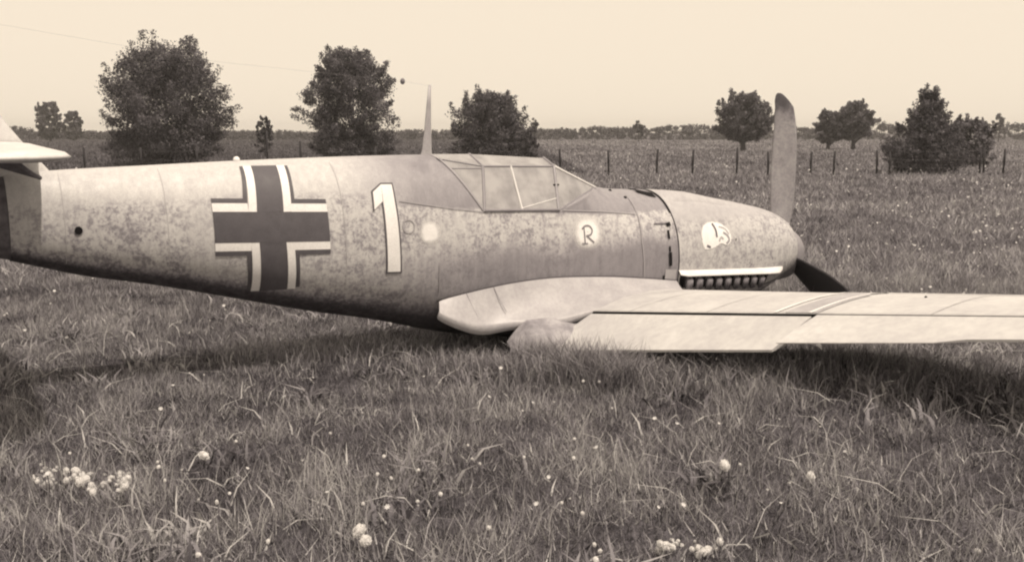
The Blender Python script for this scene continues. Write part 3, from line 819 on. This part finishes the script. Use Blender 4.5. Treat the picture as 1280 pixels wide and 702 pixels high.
# ---- wing root fairing
upc = bezel([(4.60, .43, .40), (4.569, .452, .388), (4.272, .500, .424), (3.928, .531, .442), (3.558, .532, .450), (3.081, .497, .457), (2.697, .450, .459), (2.33, .40, .455)], 6)
loc = bezel([(4.60, .41, .41), (4.62, .36, .47), (4.36, .245, .55), (4.10, .26, .62), (3.80, .27, .74), (3.42, .33, .80), (3.0, .355, .80), (2.45, .34, .80)], 6)
for sg in (1, -1):
    bm = bmesh.new(); rows = []
    for u, l in zip(upc, loc):
        row = []
        for v in np.linspace(0, 1, 9):
            s = u[0] * (1 - v) + l[0] * v; z = u[1] * (1 - v) + l[1] * v; r = u[2] * (1 - v) + l[2] * v
            sag = math.sin(math.pi * v) * .035 * min(1, max(0, (4.5 - s) / .6))
            row.append(LP(s, (r - sag * .3) * sg, z - sag))
        # skirt turns under
        row.append(LP(l[0], (l[2] - .03) * sg, l[1] - .05)); rows.append(row)
    grid_bm(bm, rows)
    fr = bm_obj('wing_root_fairing', bm, M_FILLET, plane, True)
    if sg > 0:
        for (s0, s1) in ((4.36, 4.30), (4.14, 4.09)):
            u = min(upc, key=lambda p: abs(p[0] - s0)); l = min(loc, key=lambda p: abs(p[0] - s1))
            bm = bmesh.new(); tube(bm, [LP(u[0] * (1 - v) + l[0] * v, u[2] * (1 - v) + l[2] * v + .002, u[1] * (1 - v) + l[1] * v - math.sin(math.pi * v) * .02) for v in (0, .3, .6)], .003, 5)
            bm_obj('fairing_seam', bm, M_FAINT, fr)
        stroke('fairing_edge', [(p[0], p[1] + .006) for p in upc[2:]], 0.010, M_LINE, fus, 0.006)
# crumpled sheet where the fairing meets the ground
rs = random.Random(4); bm = bmesh.new(); rows = []
for i in range(45):
    a = i / 44; row = []
    for j in range(27):
        v = j / 26
        s = 4.17 - .60 * a; r = .62 + .13 * a + (.17 + .13 * math.sin(math.pi * a)) * math.sin(v * 1.5)
        zt_ = .235 + .06 * math.sin(math.pi * min(1, a * 1.1) ** .8) - .10 * max(0, .25 - a) / .25
        z = zt_ * (1 - v ** 2.2) - .07 * v
        k = v * (.016 * math.sin(8 * a + 3 * v) + .010 * abs(math.sin(15 * a - 2 * v)) + .005 * math.sin(33 * a + 6 * v))
        row.append(LP(s + .14 * v * (.5 - a), r + k, z + .006 * math.sin(13 * a) + .012 * v * math.sin(22 * a + 2)))
    rows.append(row)
grid_bm(bm, rows); o = bm_obj('crumpled_fairing_sheet', bm, M_MUD, plane, True); o['label'] = 'crumpled pale sheet of the fairing pushed into the grass'

# ------------------------------------------------------------------ trees
def px_ground(px, Z): return (px - 640) / FPX * Z

def leaves(C, rad, per, size, rs, tone_c, flat=0.5):
    """leaf quads scattered round clump centres; returns V, F, tone"""
    n = len(C); N = n * per
    c = np.repeat(C, per, 0); rr = np.repeat(rad, per)
    d = rs.normal(size=(N, 3)); d /= np.linalg.norm(d, axis=1)[:, None]
    rad_ = rr * rs.random(N) ** 0.55
    p = c + d * rad_[:, None] * np.array([1, 1, .8])
    a = rs.normal(size=(N, 3)); a /= np.linalg.norm(a, axis=1)[:, None]
    b = np.cross(a, rs.normal(size=(N, 3))); b /= np.linalg.norm(b, axis=1)[:, None]
    s = size * (0.6 + 0.8 * rs.random(N)); a *= s[:, None]; b *= (s * .55)[:, None]
    V = np.stack([p - a, p + b * .9 - a * .1, p + a, p - b * .9 - a * .1], 1).reshape(-1, 3)
    F = np.arange(N * 4).reshape(-1, 4)
    t = np.repeat(np.clip(np.repeat(tone_c, per) + rs.normal(0, .16, N), 0, 1), 4)
    return V, F, t

def tree(name, label, px, Z, top_px, half_px, base_frac=0.12, shape='round', seed=1, clumps=110, per=60, leaf=0.11, group=None, material=None, cat='tree', lean=0.0, zb=0.0, sparse=0.0, trunk_px=None, up=1.0):
    rs = np.random.default_rng(seed); pr = random.Random(seed)
    x = px_ground(px, Z); H = (164 - top_px) / FPX * Z + EYE; Wd = half_px / FPX * Z * .92
    root = empty(name, (x, Z, zb)); tag(root, label, cat, group)
    # crown clump centres
    Cs = []; Rd = []
    phase = [pr.uniform(0, 6.28) for _ in range(6)]
    lobes = [(pr.uniform(0, 6.28), pr.uniform(.25, .95), pr.uniform(.75, 1.15)) for _ in range(9)]
    def prof(h):
        if shape == 'round': return math.sqrt(max(0, 1 - ((h - .48) / .55) ** 2)) ** .8
        if shape == 'cone': return max(0, 1.02 - h) ** .62 * min(1, .72 + h * 2.2)
        if shape == 'oval': return math.sqrt(max(0, 1 - ((h - .40) / .62) ** 2)) ** .85
        if shape == 'tier': return min(1.0, max(.12, (1.0 if h < .42 else .62 * (1.06 - h) / .55 + .05))) * (1.0 if h > .1 else .85)
        return math.sqrt(max(0, 1 - ((h - .30) / .74) ** 2))
    def wob(h, th): return .86 + .13 * math.sin(3 * th + 9 * h + phase[0]) + .09 * math.sin(7 * th - 14 * h + phase[1]) + .07 * math.sin(23 * h + phase[2])
    def at(h, th, q):
        w = prof(h) * wob(h, th) * q; z = H * (base_frac + (1 - base_frac) * h)
        return (Wd * w * math.cos(th) + lean * (z / H) * Wd, Wd * w * math.sin(th), z)
    while len(Cs) < clumps:
        h = rs.random(); th = rs.random() * 6.283
        if rs.random() > .25 + .75 * prof(h): continue
        q = rs.random() ** .40 * .92
        if rs.random() < sparse and q > .55: continue
        Cs.append(at(h, th, q)); Rd.append(Wd * (.13 + .12 * rs.random()) * (.8 if h > .85 else 1))
    # leafy shoots growing outwards and up through the outline
    for k in range(int(clumps * .30)):
        h = .05 + .93 * rs.random(); th = rs.random() * 6.283; c0 = np.array(at(min(h, .97), th, .85)); L_ = Wd * (.08 + .22 * rs.random())
        d = np.array((math.cos(th) * (1.05 - h), math.sin(th) * (1.05 - h), .15 + up * h)); d /= np.linalg.norm(d)
        for f in (.1, .4, .7, 1.0): Cs.append(tuple(c0 + d * L_ * f)); Rd.append(Wd * (.10 - .05 * f))
    Cs = np.array(Cs); Rd = np.array(Rd)
    tone = np.clip(.45 + rs.normal(0, .25, len(Cs)), 0.02, 1)
    V, F, t = leaves(Cs[:clumps], Rd[:clumps], per, leaf, rs, tone[:clumps])
    V2, F2, t2 = leaves(Cs[clumps:], Rd[clumps:] * 1.25, max(8, per // 4), leaf, rs, tone[clumps:])      # open, feathery shoots
    F = np.concatenate([F, F2 + len(V)]); V = np.concatenate([V, V2]); t = np.concatenate([t, t2])
    np_mesh('crown', V, F, mat=material or M_LEAF, parent=root, attrs={'tone': t})
    # trunk with limbs
    bm = bmesh.new(); tr = max(.06, H * .022) if trunk_px is None else trunk_px / FPX * Z / 2
    pts = []
    for i in range(7):
        f = i / 6; pts.append((lean * Wd * f + .03 * H * math.sin(f * 4 + phase[3]) * f, .03 * H * math.sin(f * 3 + phase[4]) * f, -.1 + (H * .86 + .1) * f))
    tube(bm, pts, [tr * (1.25 if i == 0 else 1 - .14 * i) for i in range(7)], 8)
    idx = rs.permutation(int(clumps))[:16]
    for k in idx:
        c_ = Cs[k]; f = min(.8, max(.12, c_[2] / H - .18)); i = f * 6; i0 = int(i); p0 = Vector(pts[i0]).lerp(Vector(pts[i0 + 1]), i - i0)
        mid = p0.lerp(Vector(c_), .5) + Vector((0, 0, .04 * H))
        tube(bm, [p0, mid, Vector(c_)], [tr * .45 * (1 - f * .5), tr * .28, tr * .1], 5)
    bm_obj('trunk', bm, M_BARK, root, True)
    return root

G_FAR = 'small trees far across the field'
tree('broadleaf_tree', 'tallest dark bushy tree behind the tail end of the plane', 217, 46, 64, 84, .05, 'oval', 11, 500, 120, .058, up=.7)
tree('broadleaf_tree', 'big dark tree with ragged layered branches left of the antenna mast', 441, 50, 70, 66, .05, 'oval', 23, 380, 115, .060, up=.35)
tree('broadleaf_tree', 'wide dark bushy tree behind the cockpit canopy right of the antenna mast', 613, 54, 121, 58, .03, 'bush', 37, 350, 110, .062)
tree('shrub', 'low dark shrub at the right foot of the bushy tree behind the canopy', 655, 52, 168, 22, .02, 'bush', 39, 90, 50, .075, cat='shrub')
tree('sapling', 'small dark sapling just right of the tallest tree by the fence', 334, 60, 148, 13, .12, 'round', 41, 60, 50, .08, cat='tree')
tree('round_tree', 'round leafy tree on a short stem left of the upright propeller blade', 926, 78, 122, 42, .24, 'round', 53, 260, 95, .09, material=M_LEAFL, trunk_px=7)
tree('small_tree', 'taller right-hand tree of the pair right of the propeller blade', 1062, 84, 130, 27, .25, 'round', 61, 180, 80, .095, material=M_LEAFL, trunk_px=6)
tree('small_tree', 'shorter left-hand tree of the pair right of the propeller blade', 1031, 84, 141, 20, .20, 'round', 67, 140, 80, .095, material=M_LEAFL, trunk_px=5)
tree('conifer_shaped_tree', 'pointed dark tree with a wide skirt of branches on the right by the fence', 1153, 37.5, 119, 54, .02, 'tier', 71, 340, 105, .045, up=.5, material=M_LEAF)
tree('shrub', 'pale loose shrub just right of the pointed dark tree', 1205, 46, 152, 38, .05, 'bush', 73, 120, 50, .085, material=M_LEAFL, cat='shrub', sparse=.3)
tree('small_tree', 'left-hand round tree of the far pair above the tailplane', 70, 150, 129, 19, .1, 'oval', 83, 130, 50, .19, material=M_LEAF)
tree('small_tree', 'right-hand smaller tree of the far pair above the tailplane', 98, 152, 141, 14, .08, 'oval', 89, 110, 50, .19, material=M_LEAF)
tree('slender_tree', 'slender pale tree top above the wide bush behind the canopy', 667, 140, 149, 6, .3, 'oval', 91, 24, 26, .18, material=M_LEAFF, sparse=.4)
tree('slender_tree', 'slender pale tree standing alone over the field beyond the windscreen', 797, 150, 150, 9, .3, 'round', 95, 26, 26, .2, material=M_LEAFF, sparse=.4)
tree('slender_tree', 'thin pale tree at the right end of the far tree line', 1241, 150, 143, 9, .3, 'oval', 97, 22, 24, .22, material=M_LEAFF, sparse=.5)
tree('slender_tree', 'thin pale leaning tree nearer the pointed dark tree on the far right', 1222, 146, 150, 10, .3, 'round', 99, 24, 24, .22, material=M_LEAFF, sparse=.5)

# far tree line: one mass at the edge of the fields
rs = np.random.default_rng(5)
Cs = []; Rd = []
for k in range(5200):
    px = rs.uniform(-350, 1650); Zf = rs.uniform(178, 196)
    ypx = 166.5 - 2.5 * fbm(px, 0 * px, 31, .03) - 3.0 * (px > 640)
    for c0, w0, a0 in ((32, 18, 6), (862, 26, 5), (835, 14, 3), (1092, 12, 11), (1200, 30, 5), (1245, 26, 7), (1290, 30, 5), (1120, 40, 3), (955, 40, 2), (530, 40, 2), (750, 30, 2)):
        ypx -= a0 * math.exp(-((px - c0) / w0) ** 2)
    Hm = (164 - ypx) / FPX * Zf + EYE
    f = rs.random() ** .8
    Cs.append((px_ground(px, Zf), Zf, Hm * f)); Rd.append(.35 + .35 * rs.random())
Cs = np.array(Cs); V, F, t = leaves(Cs, np.array(Rd), 26, .20, rs, np.clip(.45 + rs.normal(0, .15, len(Cs)), 0, 1))
tl = np_mesh('far_tree_line', V, F, mat=M_LEAFF, attrs={'tone': t}); tag(tl, 'low grey line of distant trees and hedge along the horizon', 'tree line', kind='stuff')

# ------------------------------------------------------------------ fence
FZ = lambda px: 36 + (px - 860) * .004
fence = empty('wire_fence', (px_ground(860, 36), 36, 0)); tag(fence, 'thin post and wire fence crossing the field behind the plane', 'fence')
posts = [(337, 164), (378, 176), (820, 186), (864, 187), (919, 184), (958, 189), (1011, 189), (1040, 188), (1093, 187), (1109, 189), (1221, 190), (1226, 187), (1250, 186), (700, 186), (760, 187), (1305, 186), (600, 184), (540, 184), (470, 184), (250, 184), (180, 184), (110, 184)]
proto = None; tops = []
rp = random.Random(8)
bm = bmesh.new(); tube(bm, [(0, 0, -.1), (.01, 0, .5), (-.01, .01, 1.0)], [.05, .048, .042], 7)
proto_me = None
for px, ty in posts:
    Z = 36 + rp.uniform(-.15, .15); h = (164 - ty) / FPX * Z + EYE
    if proto_me is None:
        o = bm_obj('fence_post', bm, M_POST, fence, True); proto_me = o.data
    else:
        o = bpy.data.objects.new('fence_post', proto_me); COL.objects.link(o); o.parent = fence
    o.location = (px_ground(px, Z) - fence.location.x, Z - 36, 0); o.scale = (1, 1, h); o.rotation_euler = (rp.uniform(-.04, .04), rp.uniform(-.05, .05), rp.uniform(0, 6))
    tops.append((o.location.x, o.location.y, h))
tops.sort()
for f in (.92, .6, .3):
    bm = bmesh.new(); pts = []
    for a_, b_ in zip(tops[:-1], tops[1:]):
        for k in range(4):
            u = k / 4; pts.append((a_[0] * (1 - u) + b_[0] * u, a_[1] * (1 - u) + b_[1] * u - .04, f * 1.0 - .05 * math.sin(math.pi * u)))
    tube(bm, pts, .0035, 4, False); bm_obj('wire', bm, M_WIRE, fence)

# ------------------------------------------------------------------ grass
rs = np.random.default_rng(77)
def blades(x, y, h, w, tone, lean, seg=2, base=None):
    n = len(x); az = rs.random(n) * 6.283; fa = rs.random(n) * 6.283
    z0 = ground_h(x, y) if base is None else base
    dx, dy = np.cos(az) * lean * h, np.sin(az) * lean * h; wx, wy = np.cos(fa) * w / 2, np.sin(fa) * w / 2
    V = []
    lv = [0, .55, 1.0] if seg == 2 else [0, 1.0]
    for f in lv:
        cx = x + dx * f ** 1.8; cy = y + dy * f ** 1.8; cz = z0 + h * (f - .35 * np.minimum(1, lean) * f ** 2) - (.02 if f == 0 else 0)
        if f < 1:
            k = 1 - .35 * f
            V += [np.stack([cx - wx * k, cy - wy * k, cz], 1), np.stack([cx + wx * k, cy + wy * k, cz], 1)]
        else: V.append(np.stack([cx, cy, cz], 1))
    m = len(V); VV = np.stack(V, 1).reshape(-1, 3); b = np.arange(n) * m
    F4 = np.stack([b, b + 1, b + 3, b + 2], 1) if seg == 2 else None
    F3 = np.stack([b + m - 3, b + m - 2, b + m - 1], 1)
    return VV, F4, F3, np.repeat(tone, m)

parts = []
def add(p): parts.append(p)
def scatter(n, z0, z1, power=None, margin=1.6):
    if power == 'log': Z = z0 * (z1 / z0) ** rs.random(n)
    else: Z = np.sqrt(z0 ** 2 + (z1 ** 2 - z0 ** 2) * rs.random(n))
    X = (rs.random(n) * 2 - 1) * (Z * .57 + margin)
    return X, Z
def clump(X, Y): return fbm(X, Y, 21, 1.6), fbm(X, Y, 44, .55), vnoise(X, Y, 60, 5.0)
# near meadow: fine straight strokes, some curved blades, many small leaves
for n, seg in ((330000, 1), (52000, 2)):
    X, Y = scatter(n, 2.7, 10.5); c1, c2, c3 = clump(X, Y)
    keep = rs.random(n) < np.clip(-.15 + 2.1 * c1, .12, 1); X, Y, c1, c2, c3 = X[keep], Y[keep], c1[keep], c2[keep], c3[keep]; n = len(X)
    h = (.035 + .085 * rs.random(n) ** 1.7) * (.4 + 1.2 * c2) * (.55 + 1.0 * c3)
    add(blades(X, Y, h, .0028 + .0035 * rs.random(n), np.clip(.36 + .55 * (c2 - .5) + .5 * (c3 - .5) + rs.normal(0, .25, n), 0, .92), .15 + .75 * rs.random(n), seg))
n = 300000; X, Y = scatter(n, 2.7, 10.5); c1, c2, c3 = clump(X, Y)
keep = rs.random(n) < np.clip(-.1 + 1.9 * c3, .1, 1); X, Y, c1, c2, c3 = X[keep], Y[keep], c1[keep], c2[keep], c3[keep]; n = len(X)
add(blades(X, Y, (.018 + .05 * rs.random(n)) * (.6 + .9 * c2), .005 + .010 * rs.random(n), np.clip(.36 + .5 * (c3 - .5) + .4 * (c2 - .5) + rs.normal(0, .32, n), 0, 1), .4 + 1.6 * rs.random(n), 1))
# dry stalks and long bents
n = 1500; X, Y = scatter(n, 2.7, 12); c1, c2, c3 = clump(X, Y)
add(blades(X, Y, .10 + .20 * rs.random(n), .003 + .002 * rs.random(n), np.clip(.85 + rs.normal(0, .12, n), 0, 1), .2 + 1.3 * rs.random(n) ** 2))
n = 900; X, Y = scatter(n, 2.7, 8); add(blades(X, Y, .05 + .08 * rs.random(n), .008 + .005 * rs.random(n), np.full(n, .92), 1.2 + 2 * rs.random(n)))
# tall tufts against the wing root and under the body
for cx, cy, sd, m, hh in ((.22, 6.34, .12, 900, .27), (.5, 6.25, .12, 900, .24), (.85, 5.95, .2, 900, .2), (.46, 5.72, .13, 1300, .36), (.62, 5.5, .10, 700, .33), (.9, 5.6, .22, 900, .24), (.1, 5.95, .2, 900, .2), (-.2, 6.1, .3, 1300, .2), (1.5, 5.4, .4, 1200, .2), (2.7, 4.9, .5, 1200, .18), (-1.6, 6.6, .5, 1200, .2)):
    X = rs.normal(cx, sd, m); Y = rs.normal(cy, sd * .5, m)
    add(blades(X, Y, hh * (.35 + .75 * rs.random(m)), .0035 + .004 * rs.random(m), np.clip(.42 + rs.normal(0, .2, m), 0, 1), .2 + .7 * rs.random(m)))
# weeds with broader leaves in loose rosettes
for k in range(150):
    wx_, wy_ = scatter(1, 3.0, 9.5); m = int(rs.integers(25, 70)); sp_ = .04 + .10 * rs.random()
    X = wx_ + rs.normal(0, sp_, m); Y = wy_ + rs.normal(0, sp_, m)
    add(blades(X, Y, .05 + .10 * rs.random(m), .012 + .012 * rs.random(m), np.clip(.12 + .5 * rs.random() + rs.normal(0, .16, m), 0, 1), .5 + 1.3 * rs.random(m)))
# middle distance to far, coarser with distance
n = 270000; X, Y = scatter(n, 9.5, 172, 'log'); c1, c2, c3 = clump(X, Y)
crop = (Y > 37) & (X < 3)
tone = np.clip(.40 + .4 * (c2 - .5) + .45 * (c3 - .5) + .25 * (fbm(X, Y, 90, .12) - .5) + rs.normal(0, .13, n), 0, 1); tone = np.where(crop, tone * .35, tone)
add(blades(X, Y, (.06 + .11 * rs.random(n)) * (.6 + .8 * c2) * (1 + .4 * (Y > 30)), .0016 * Y * (.6 + .8 * rs.random(n)), tone, .3 + .9 * rs.random(n), 1))
off = 0; VV = []; Q = []; T = []; TN = []
for v, f4, f3, t in parts:
    VV.append(v); TN.append(t)
    if f4 is not None: Q.append(f4 + off)
    T.append(f3 + off); off += len(v)
grass = np_mesh('meadow_grass', np.concatenate(VV), np.concatenate(Q), np.concatenate(T), M_GRASS, attrs={'tone': np.concatenate(TN)})
tag(grass, 'rough meadow grass and low leaves covering the ground', 'grass', kind='stuff')

# ------------------------------------------------------------------ dandelion clocks and small white flowers
M_PUFF = bpy.data.materials.new('seed_fluff'); M_PUFF.use_nodes = True
q = NT(M_PUFF); tcn = q.n('ShaderNodeTexCoord').outputs['Object']; q.base(q.mr(q.noise(tcn, 90, 3, .7),   .3, .7, .78, .92)); q.b.inputs['Roughness'].default_value = .9
tl_ = q.n('ShaderNodeBsdfTranslucent'); tl_.inputs[0].default_value = (.8, .79, .78, 1); mx_ = q.n('ShaderNodeMixShader'); mx_.inputs[0].default_value = .4
q.l(q.b.outputs[0], mx_.inputs[1]); q.l(tl_.outputs[0], mx_.inputs[2]); q.l(mx_.outputs[0], q.t.nodes['Material Output'].inputs['Surface'])
M_STEM = mat('flower_stem', .13, .7)
def head_mesh(rad, seed):
    r2 = np.random.default_rng(seed); n = 220; d = r2.normal(size=(n, 3)); d /= np.linalg.norm(d, axis=1)[:, None]
    a = np.cross(d, r2.normal(size=(n, 3))); a /= np.linalg.norm(a, axis=1)[:, None]; b = np.cross(d, a)
    k = rad * (.86 + .2 * r2.random(n))[:, None]; p = d * k; s = rad * .17
    V = np.stack([p - d * s * 1.2 - a * s * .2, p + a * s, p + d * s * .9, p - a * s], 1).reshape(-1, 3)
    core = bmesh.new(); bmesh.ops.create_icosphere(core, subdivisions=2, radius=rad * .96)
    cv = np.array([v.co[:] for v in core.verts]); cf = np.array([[v.index for v in f.verts] for f in core.faces]); core.free()
    o = np_mesh('head', np.concatenate([V, cv]), np.arange(n * 4).reshape(-1, 4), cf + n * 4, M_PUFF, smooth=True)
    me = o.data; bpy.data.objects.remove(o); return me
HEADS = [head_mesh(.022, s) for s in (1, 2, 3)]
bm = bmesh.new(); tube(bm, [(0, 0, 0), (.006, 0, .5), (0, 0, 1)], .0026, 5); so = bm_obj('stem', bm, M_STEM); STEM = so.data; bpy.data.objects.remove(so)
bm = bmesh.new()
for k in range(7):
    a_ = k * 2 * math.pi / 7; bm.faces.new([bm.verts.new(p) for p in ((0, 0, .002), (.012 * math.cos(a_ - .35), .012 * math.sin(a_ - .35), .005), (.017 * math.cos(a_), .017 * math.sin(a_), .007), (.012 * math.cos(a_ + .35), .012 * math.sin(a_ + .35), .005))])
bmesh.ops.create_icosphere(bm, subdivisions=1, radius=.006)
fo = bm_obj('flower', bm, M_PUFF); FLOWER = fo.data; bpy.data.objects.remove(fo)
rd = random.Random(12)
def clock(px, py, label, group=None, scale=1.0, zh=None):
    """a seed head whose ball stands zh above the soil"""
    zh = zh if zh is not None else rd.uniform(.16, .24)
    dy = math.cos(PITCH) + (351 - py) / FPX * math.sin(PITCH); dz = -math.sin(PITCH) + (351 - py) / FPX * math.cos(PITCH)
    Y = (zh - EYE) / dz * dy; X = (px - 640) / FPX * (zh - EYE) / dz
    g = float(ground_h(X, Y)); r = empty('dandelion_clock', (X, Y, g)); tag(r, label, 'flower', group)
    st = bpy.data.objects.new('stem', STEM); COL.objects.link(st); st.parent = r; st.scale = (1, 1, zh - g); st.rotation_euler = (rd.uniform(-.08, .08), rd.uniform(-.08, .08), 0)
    hd = bpy.data.objects.new('seed_head', rd.choice(HEADS)); COL.objects.link(hd); hd.parent = r; hd.location = (0, 0, zh - g); hd.scale = (scale * rd.uniform(.85, 1.1), scale * rd.uniform(.85, 1.1), scale * rd.uniform(.62, .95)); hd.rotation_euler = (rd.uniform(0, 6), rd.uniform(0, 6), rd.uniform(0, 6))
clock(255, 569, 'single round white dandelion clock above the white clump at lower left', scale=1.05)
clock(449, 663, 'larger upper white dandelion clock of the touching pair at the bottom', scale=1.35)
clock(457, 675, 'lower white dandelion clock of the touching pair at the bottom', scale=1.05)
clock(906, 581, 'white dandelion clock standing alone right of centre in the foreground', scale=1.1)
clock(1014, 595, 'white flat dandelion clock in the right foreground', scale=1.0)
GC = 'dandelion clocks in the white clump at lower left'
for k in range(80):
    u = rd.random()
    if u < .35: px, py = rd.uniform(40, 74), 589 + rd.gauss(0, 7)
    elif u < .45: px, py = 85 + rd.uniform(-6, 6), 593 + rd.uniform(-6, 8)
    else:
        px = rd.uniform(92, 163); py = 602 + (px - 128) * -.06 + rd.gauss(0, 7)
    clock(px, py, 'white dandelion clock crowded into the long white clump at lower left', GC, rd.choice((.25, .3, .35, .45, .55, .7, .9)), rd.uniform(.05, .17))
for k in range(40):
    px = rd.uniform(822, 905); clock(px, 682 + rd.gauss(0, 5) + abs(px - 862) * .05, 'white dandelion clock crowded into the loose white clump at the bottom edge', 'dandelion clocks in the white clump at the bottom edge', rd.choice((.25, .35, .45, .6, .75)), rd.uniform(.06, .13))
for (px, py, s) in ((197, 577, .7), (198, 583, .8), (206, 600, .7), (295, 551, .7), (287, 616, .6), (413, 541, .7), (271, 627, .9), (335, 676, .8), (248, 693, .9), (87, 566, .6), (237, 466, .5), (255, 468, .5), (454, 629, .7), (523, 587, .7), (522, 626, .7), (551, 617, .8), (489, 597, .7), (655, 571, .7), (729, 476, .8), (749, 477, .8), (718, 548, .8), (717, 572, .8), (728, 641, .8), (743, 680, .8), (750, 688, .8), (745, 699, .9), (611, 659, .8), (702, 628, .6), (1002, 471, .6), (940, 472, .7), (1133, 507, .6), (1179, 512, .6), (1209, 650, .7), (1222, 688, .9), (1270, 622, .8), (1110, 551, .7), (1195, 580, .7), (1264, 572, .6), (823, 447, .8), (834, 463, .6), (1105, 445, .6), (1117, 443, .6), (590, 573, .6), (585, 556, .6), (600, 579, .6), (480, 570, .7), (472, 592, .7), (990, 593, .7), (925, 580, .6), (765, 510, .6)):
    clock(px, py, 'small white seed head standing on its own in the foreground grass', 'seed heads scattered over the foreground grass', s * .52)
# small pale flowers further off
GF = 'small white flowers dotted over the meadow around the plane'
for k in range(195):
    if k < 125: px, py = rd.uniform(760, 1330), 205 + 165 * rd.random() ** .8
    elif k < 150: px, py = rd.uniform(-20, 330), rd.uniform(345, 430)
    else: px, py = rd.uniform(-40, 1320), rd.uniform(455, 640)
    zh = rd.uniform(.16, .26)
    dy = math.cos(PITCH) + (351 - py) / FPX * math.sin(PITCH); dz = -math.sin(PITCH) + (351 - py) / FPX * math.cos(PITCH)
    d_ = (zh - EYE) / dz; X, Y = (px - 640) / FPX * d_, d_ * dy
    o = bpy.data.objects.new('meadow_flower', FLOWER); COL.objects.link(o); o.location = (X, Y, zh)
    s = rd.uniform(.5, .9) * (.55 + min(1.6, Y / 13)); o.scale = (s, s, s); o.rotation_euler = (rd.uniform(-.7, .7), rd.uniform(-.7, .7), rd.uniform(0, 6))
    tag(o, 'tiny white flower head dotted in the meadow grass', 'flower', GF)

# the many more that are too small to count, over the far meadow
r3 = np.random.default_rng(40); n = 850
Z = 11 * (42 / 11) ** r3.random(n); X = np.where(r3.random(n) < .72, Z * (.05 + .55 * r3.random(n)), Z * (r3.random(n) * 1.2 - .6))
k = fbm(X, Z, 17, .35); ok = r3.random(n) < (k - .25) * 2.2; X, Z = X[ok], Z[ok]; n = len(X)
zz = .17 + .1 * r3.random(n); sz = (.008 + .010 * r3.random(n)) * (.7 + Z / 22)
c = np.stack([X, Z, zz], 1); ang = r3.random(n) * 6.28
u = np.stack([np.cos(ang), np.sin(ang), .2 * np.ones(n)], 1) * sz[:, None]; w = np.stack([-np.sin(ang) * .6, np.cos(ang) * .6, .6 * np.ones(n)], 1) * sz[:, None]
V = np.stack([c - u, c - w, c + u, c + w], 1).reshape(-1, 3)
sp = np_mesh('meadow_flowers', V, np.arange(n * 4).reshape(-1, 4), mat=M_PUFF); tag(sp, 'specks of white flowers spread thickly over the far meadow', 'flowers', kind='stuff')

# ------------------------------------------------------------------ haze over the fields
bm = bmesh.new(); bmesh.ops.create_cube(bm, size=1, matrix=Matrix.Translation((0, 430, 3.75)) @ Matrix.Diagonal((2040, 1190, 10.5, 1)))
M_HAZE = bpy.data.materials.new('haze_air'); M_HAZE.use_nodes = True; M_HAZE.node_tree.nodes.clear()
hv = M_HAZE.node_tree.nodes.new('ShaderNodeVolumePrincipled'); hv.inputs['Color'].default_value = (.97, .95, .93, 1); hv.inputs['Density'].default_value = 0.0008; hv.inputs['Anisotropy'].default_value = 0.2
ho = M_HAZE.node_tree.nodes.new('ShaderNodeOutputMaterial'); M_HAZE.node_tree.links.new(hv.outputs[0], ho.inputs['Volume'])
hz = bm_obj('haze', bm, M_HAZE); tag(hz, 'thin pale haze in the air over the fields', 'haze', kind='stuff')
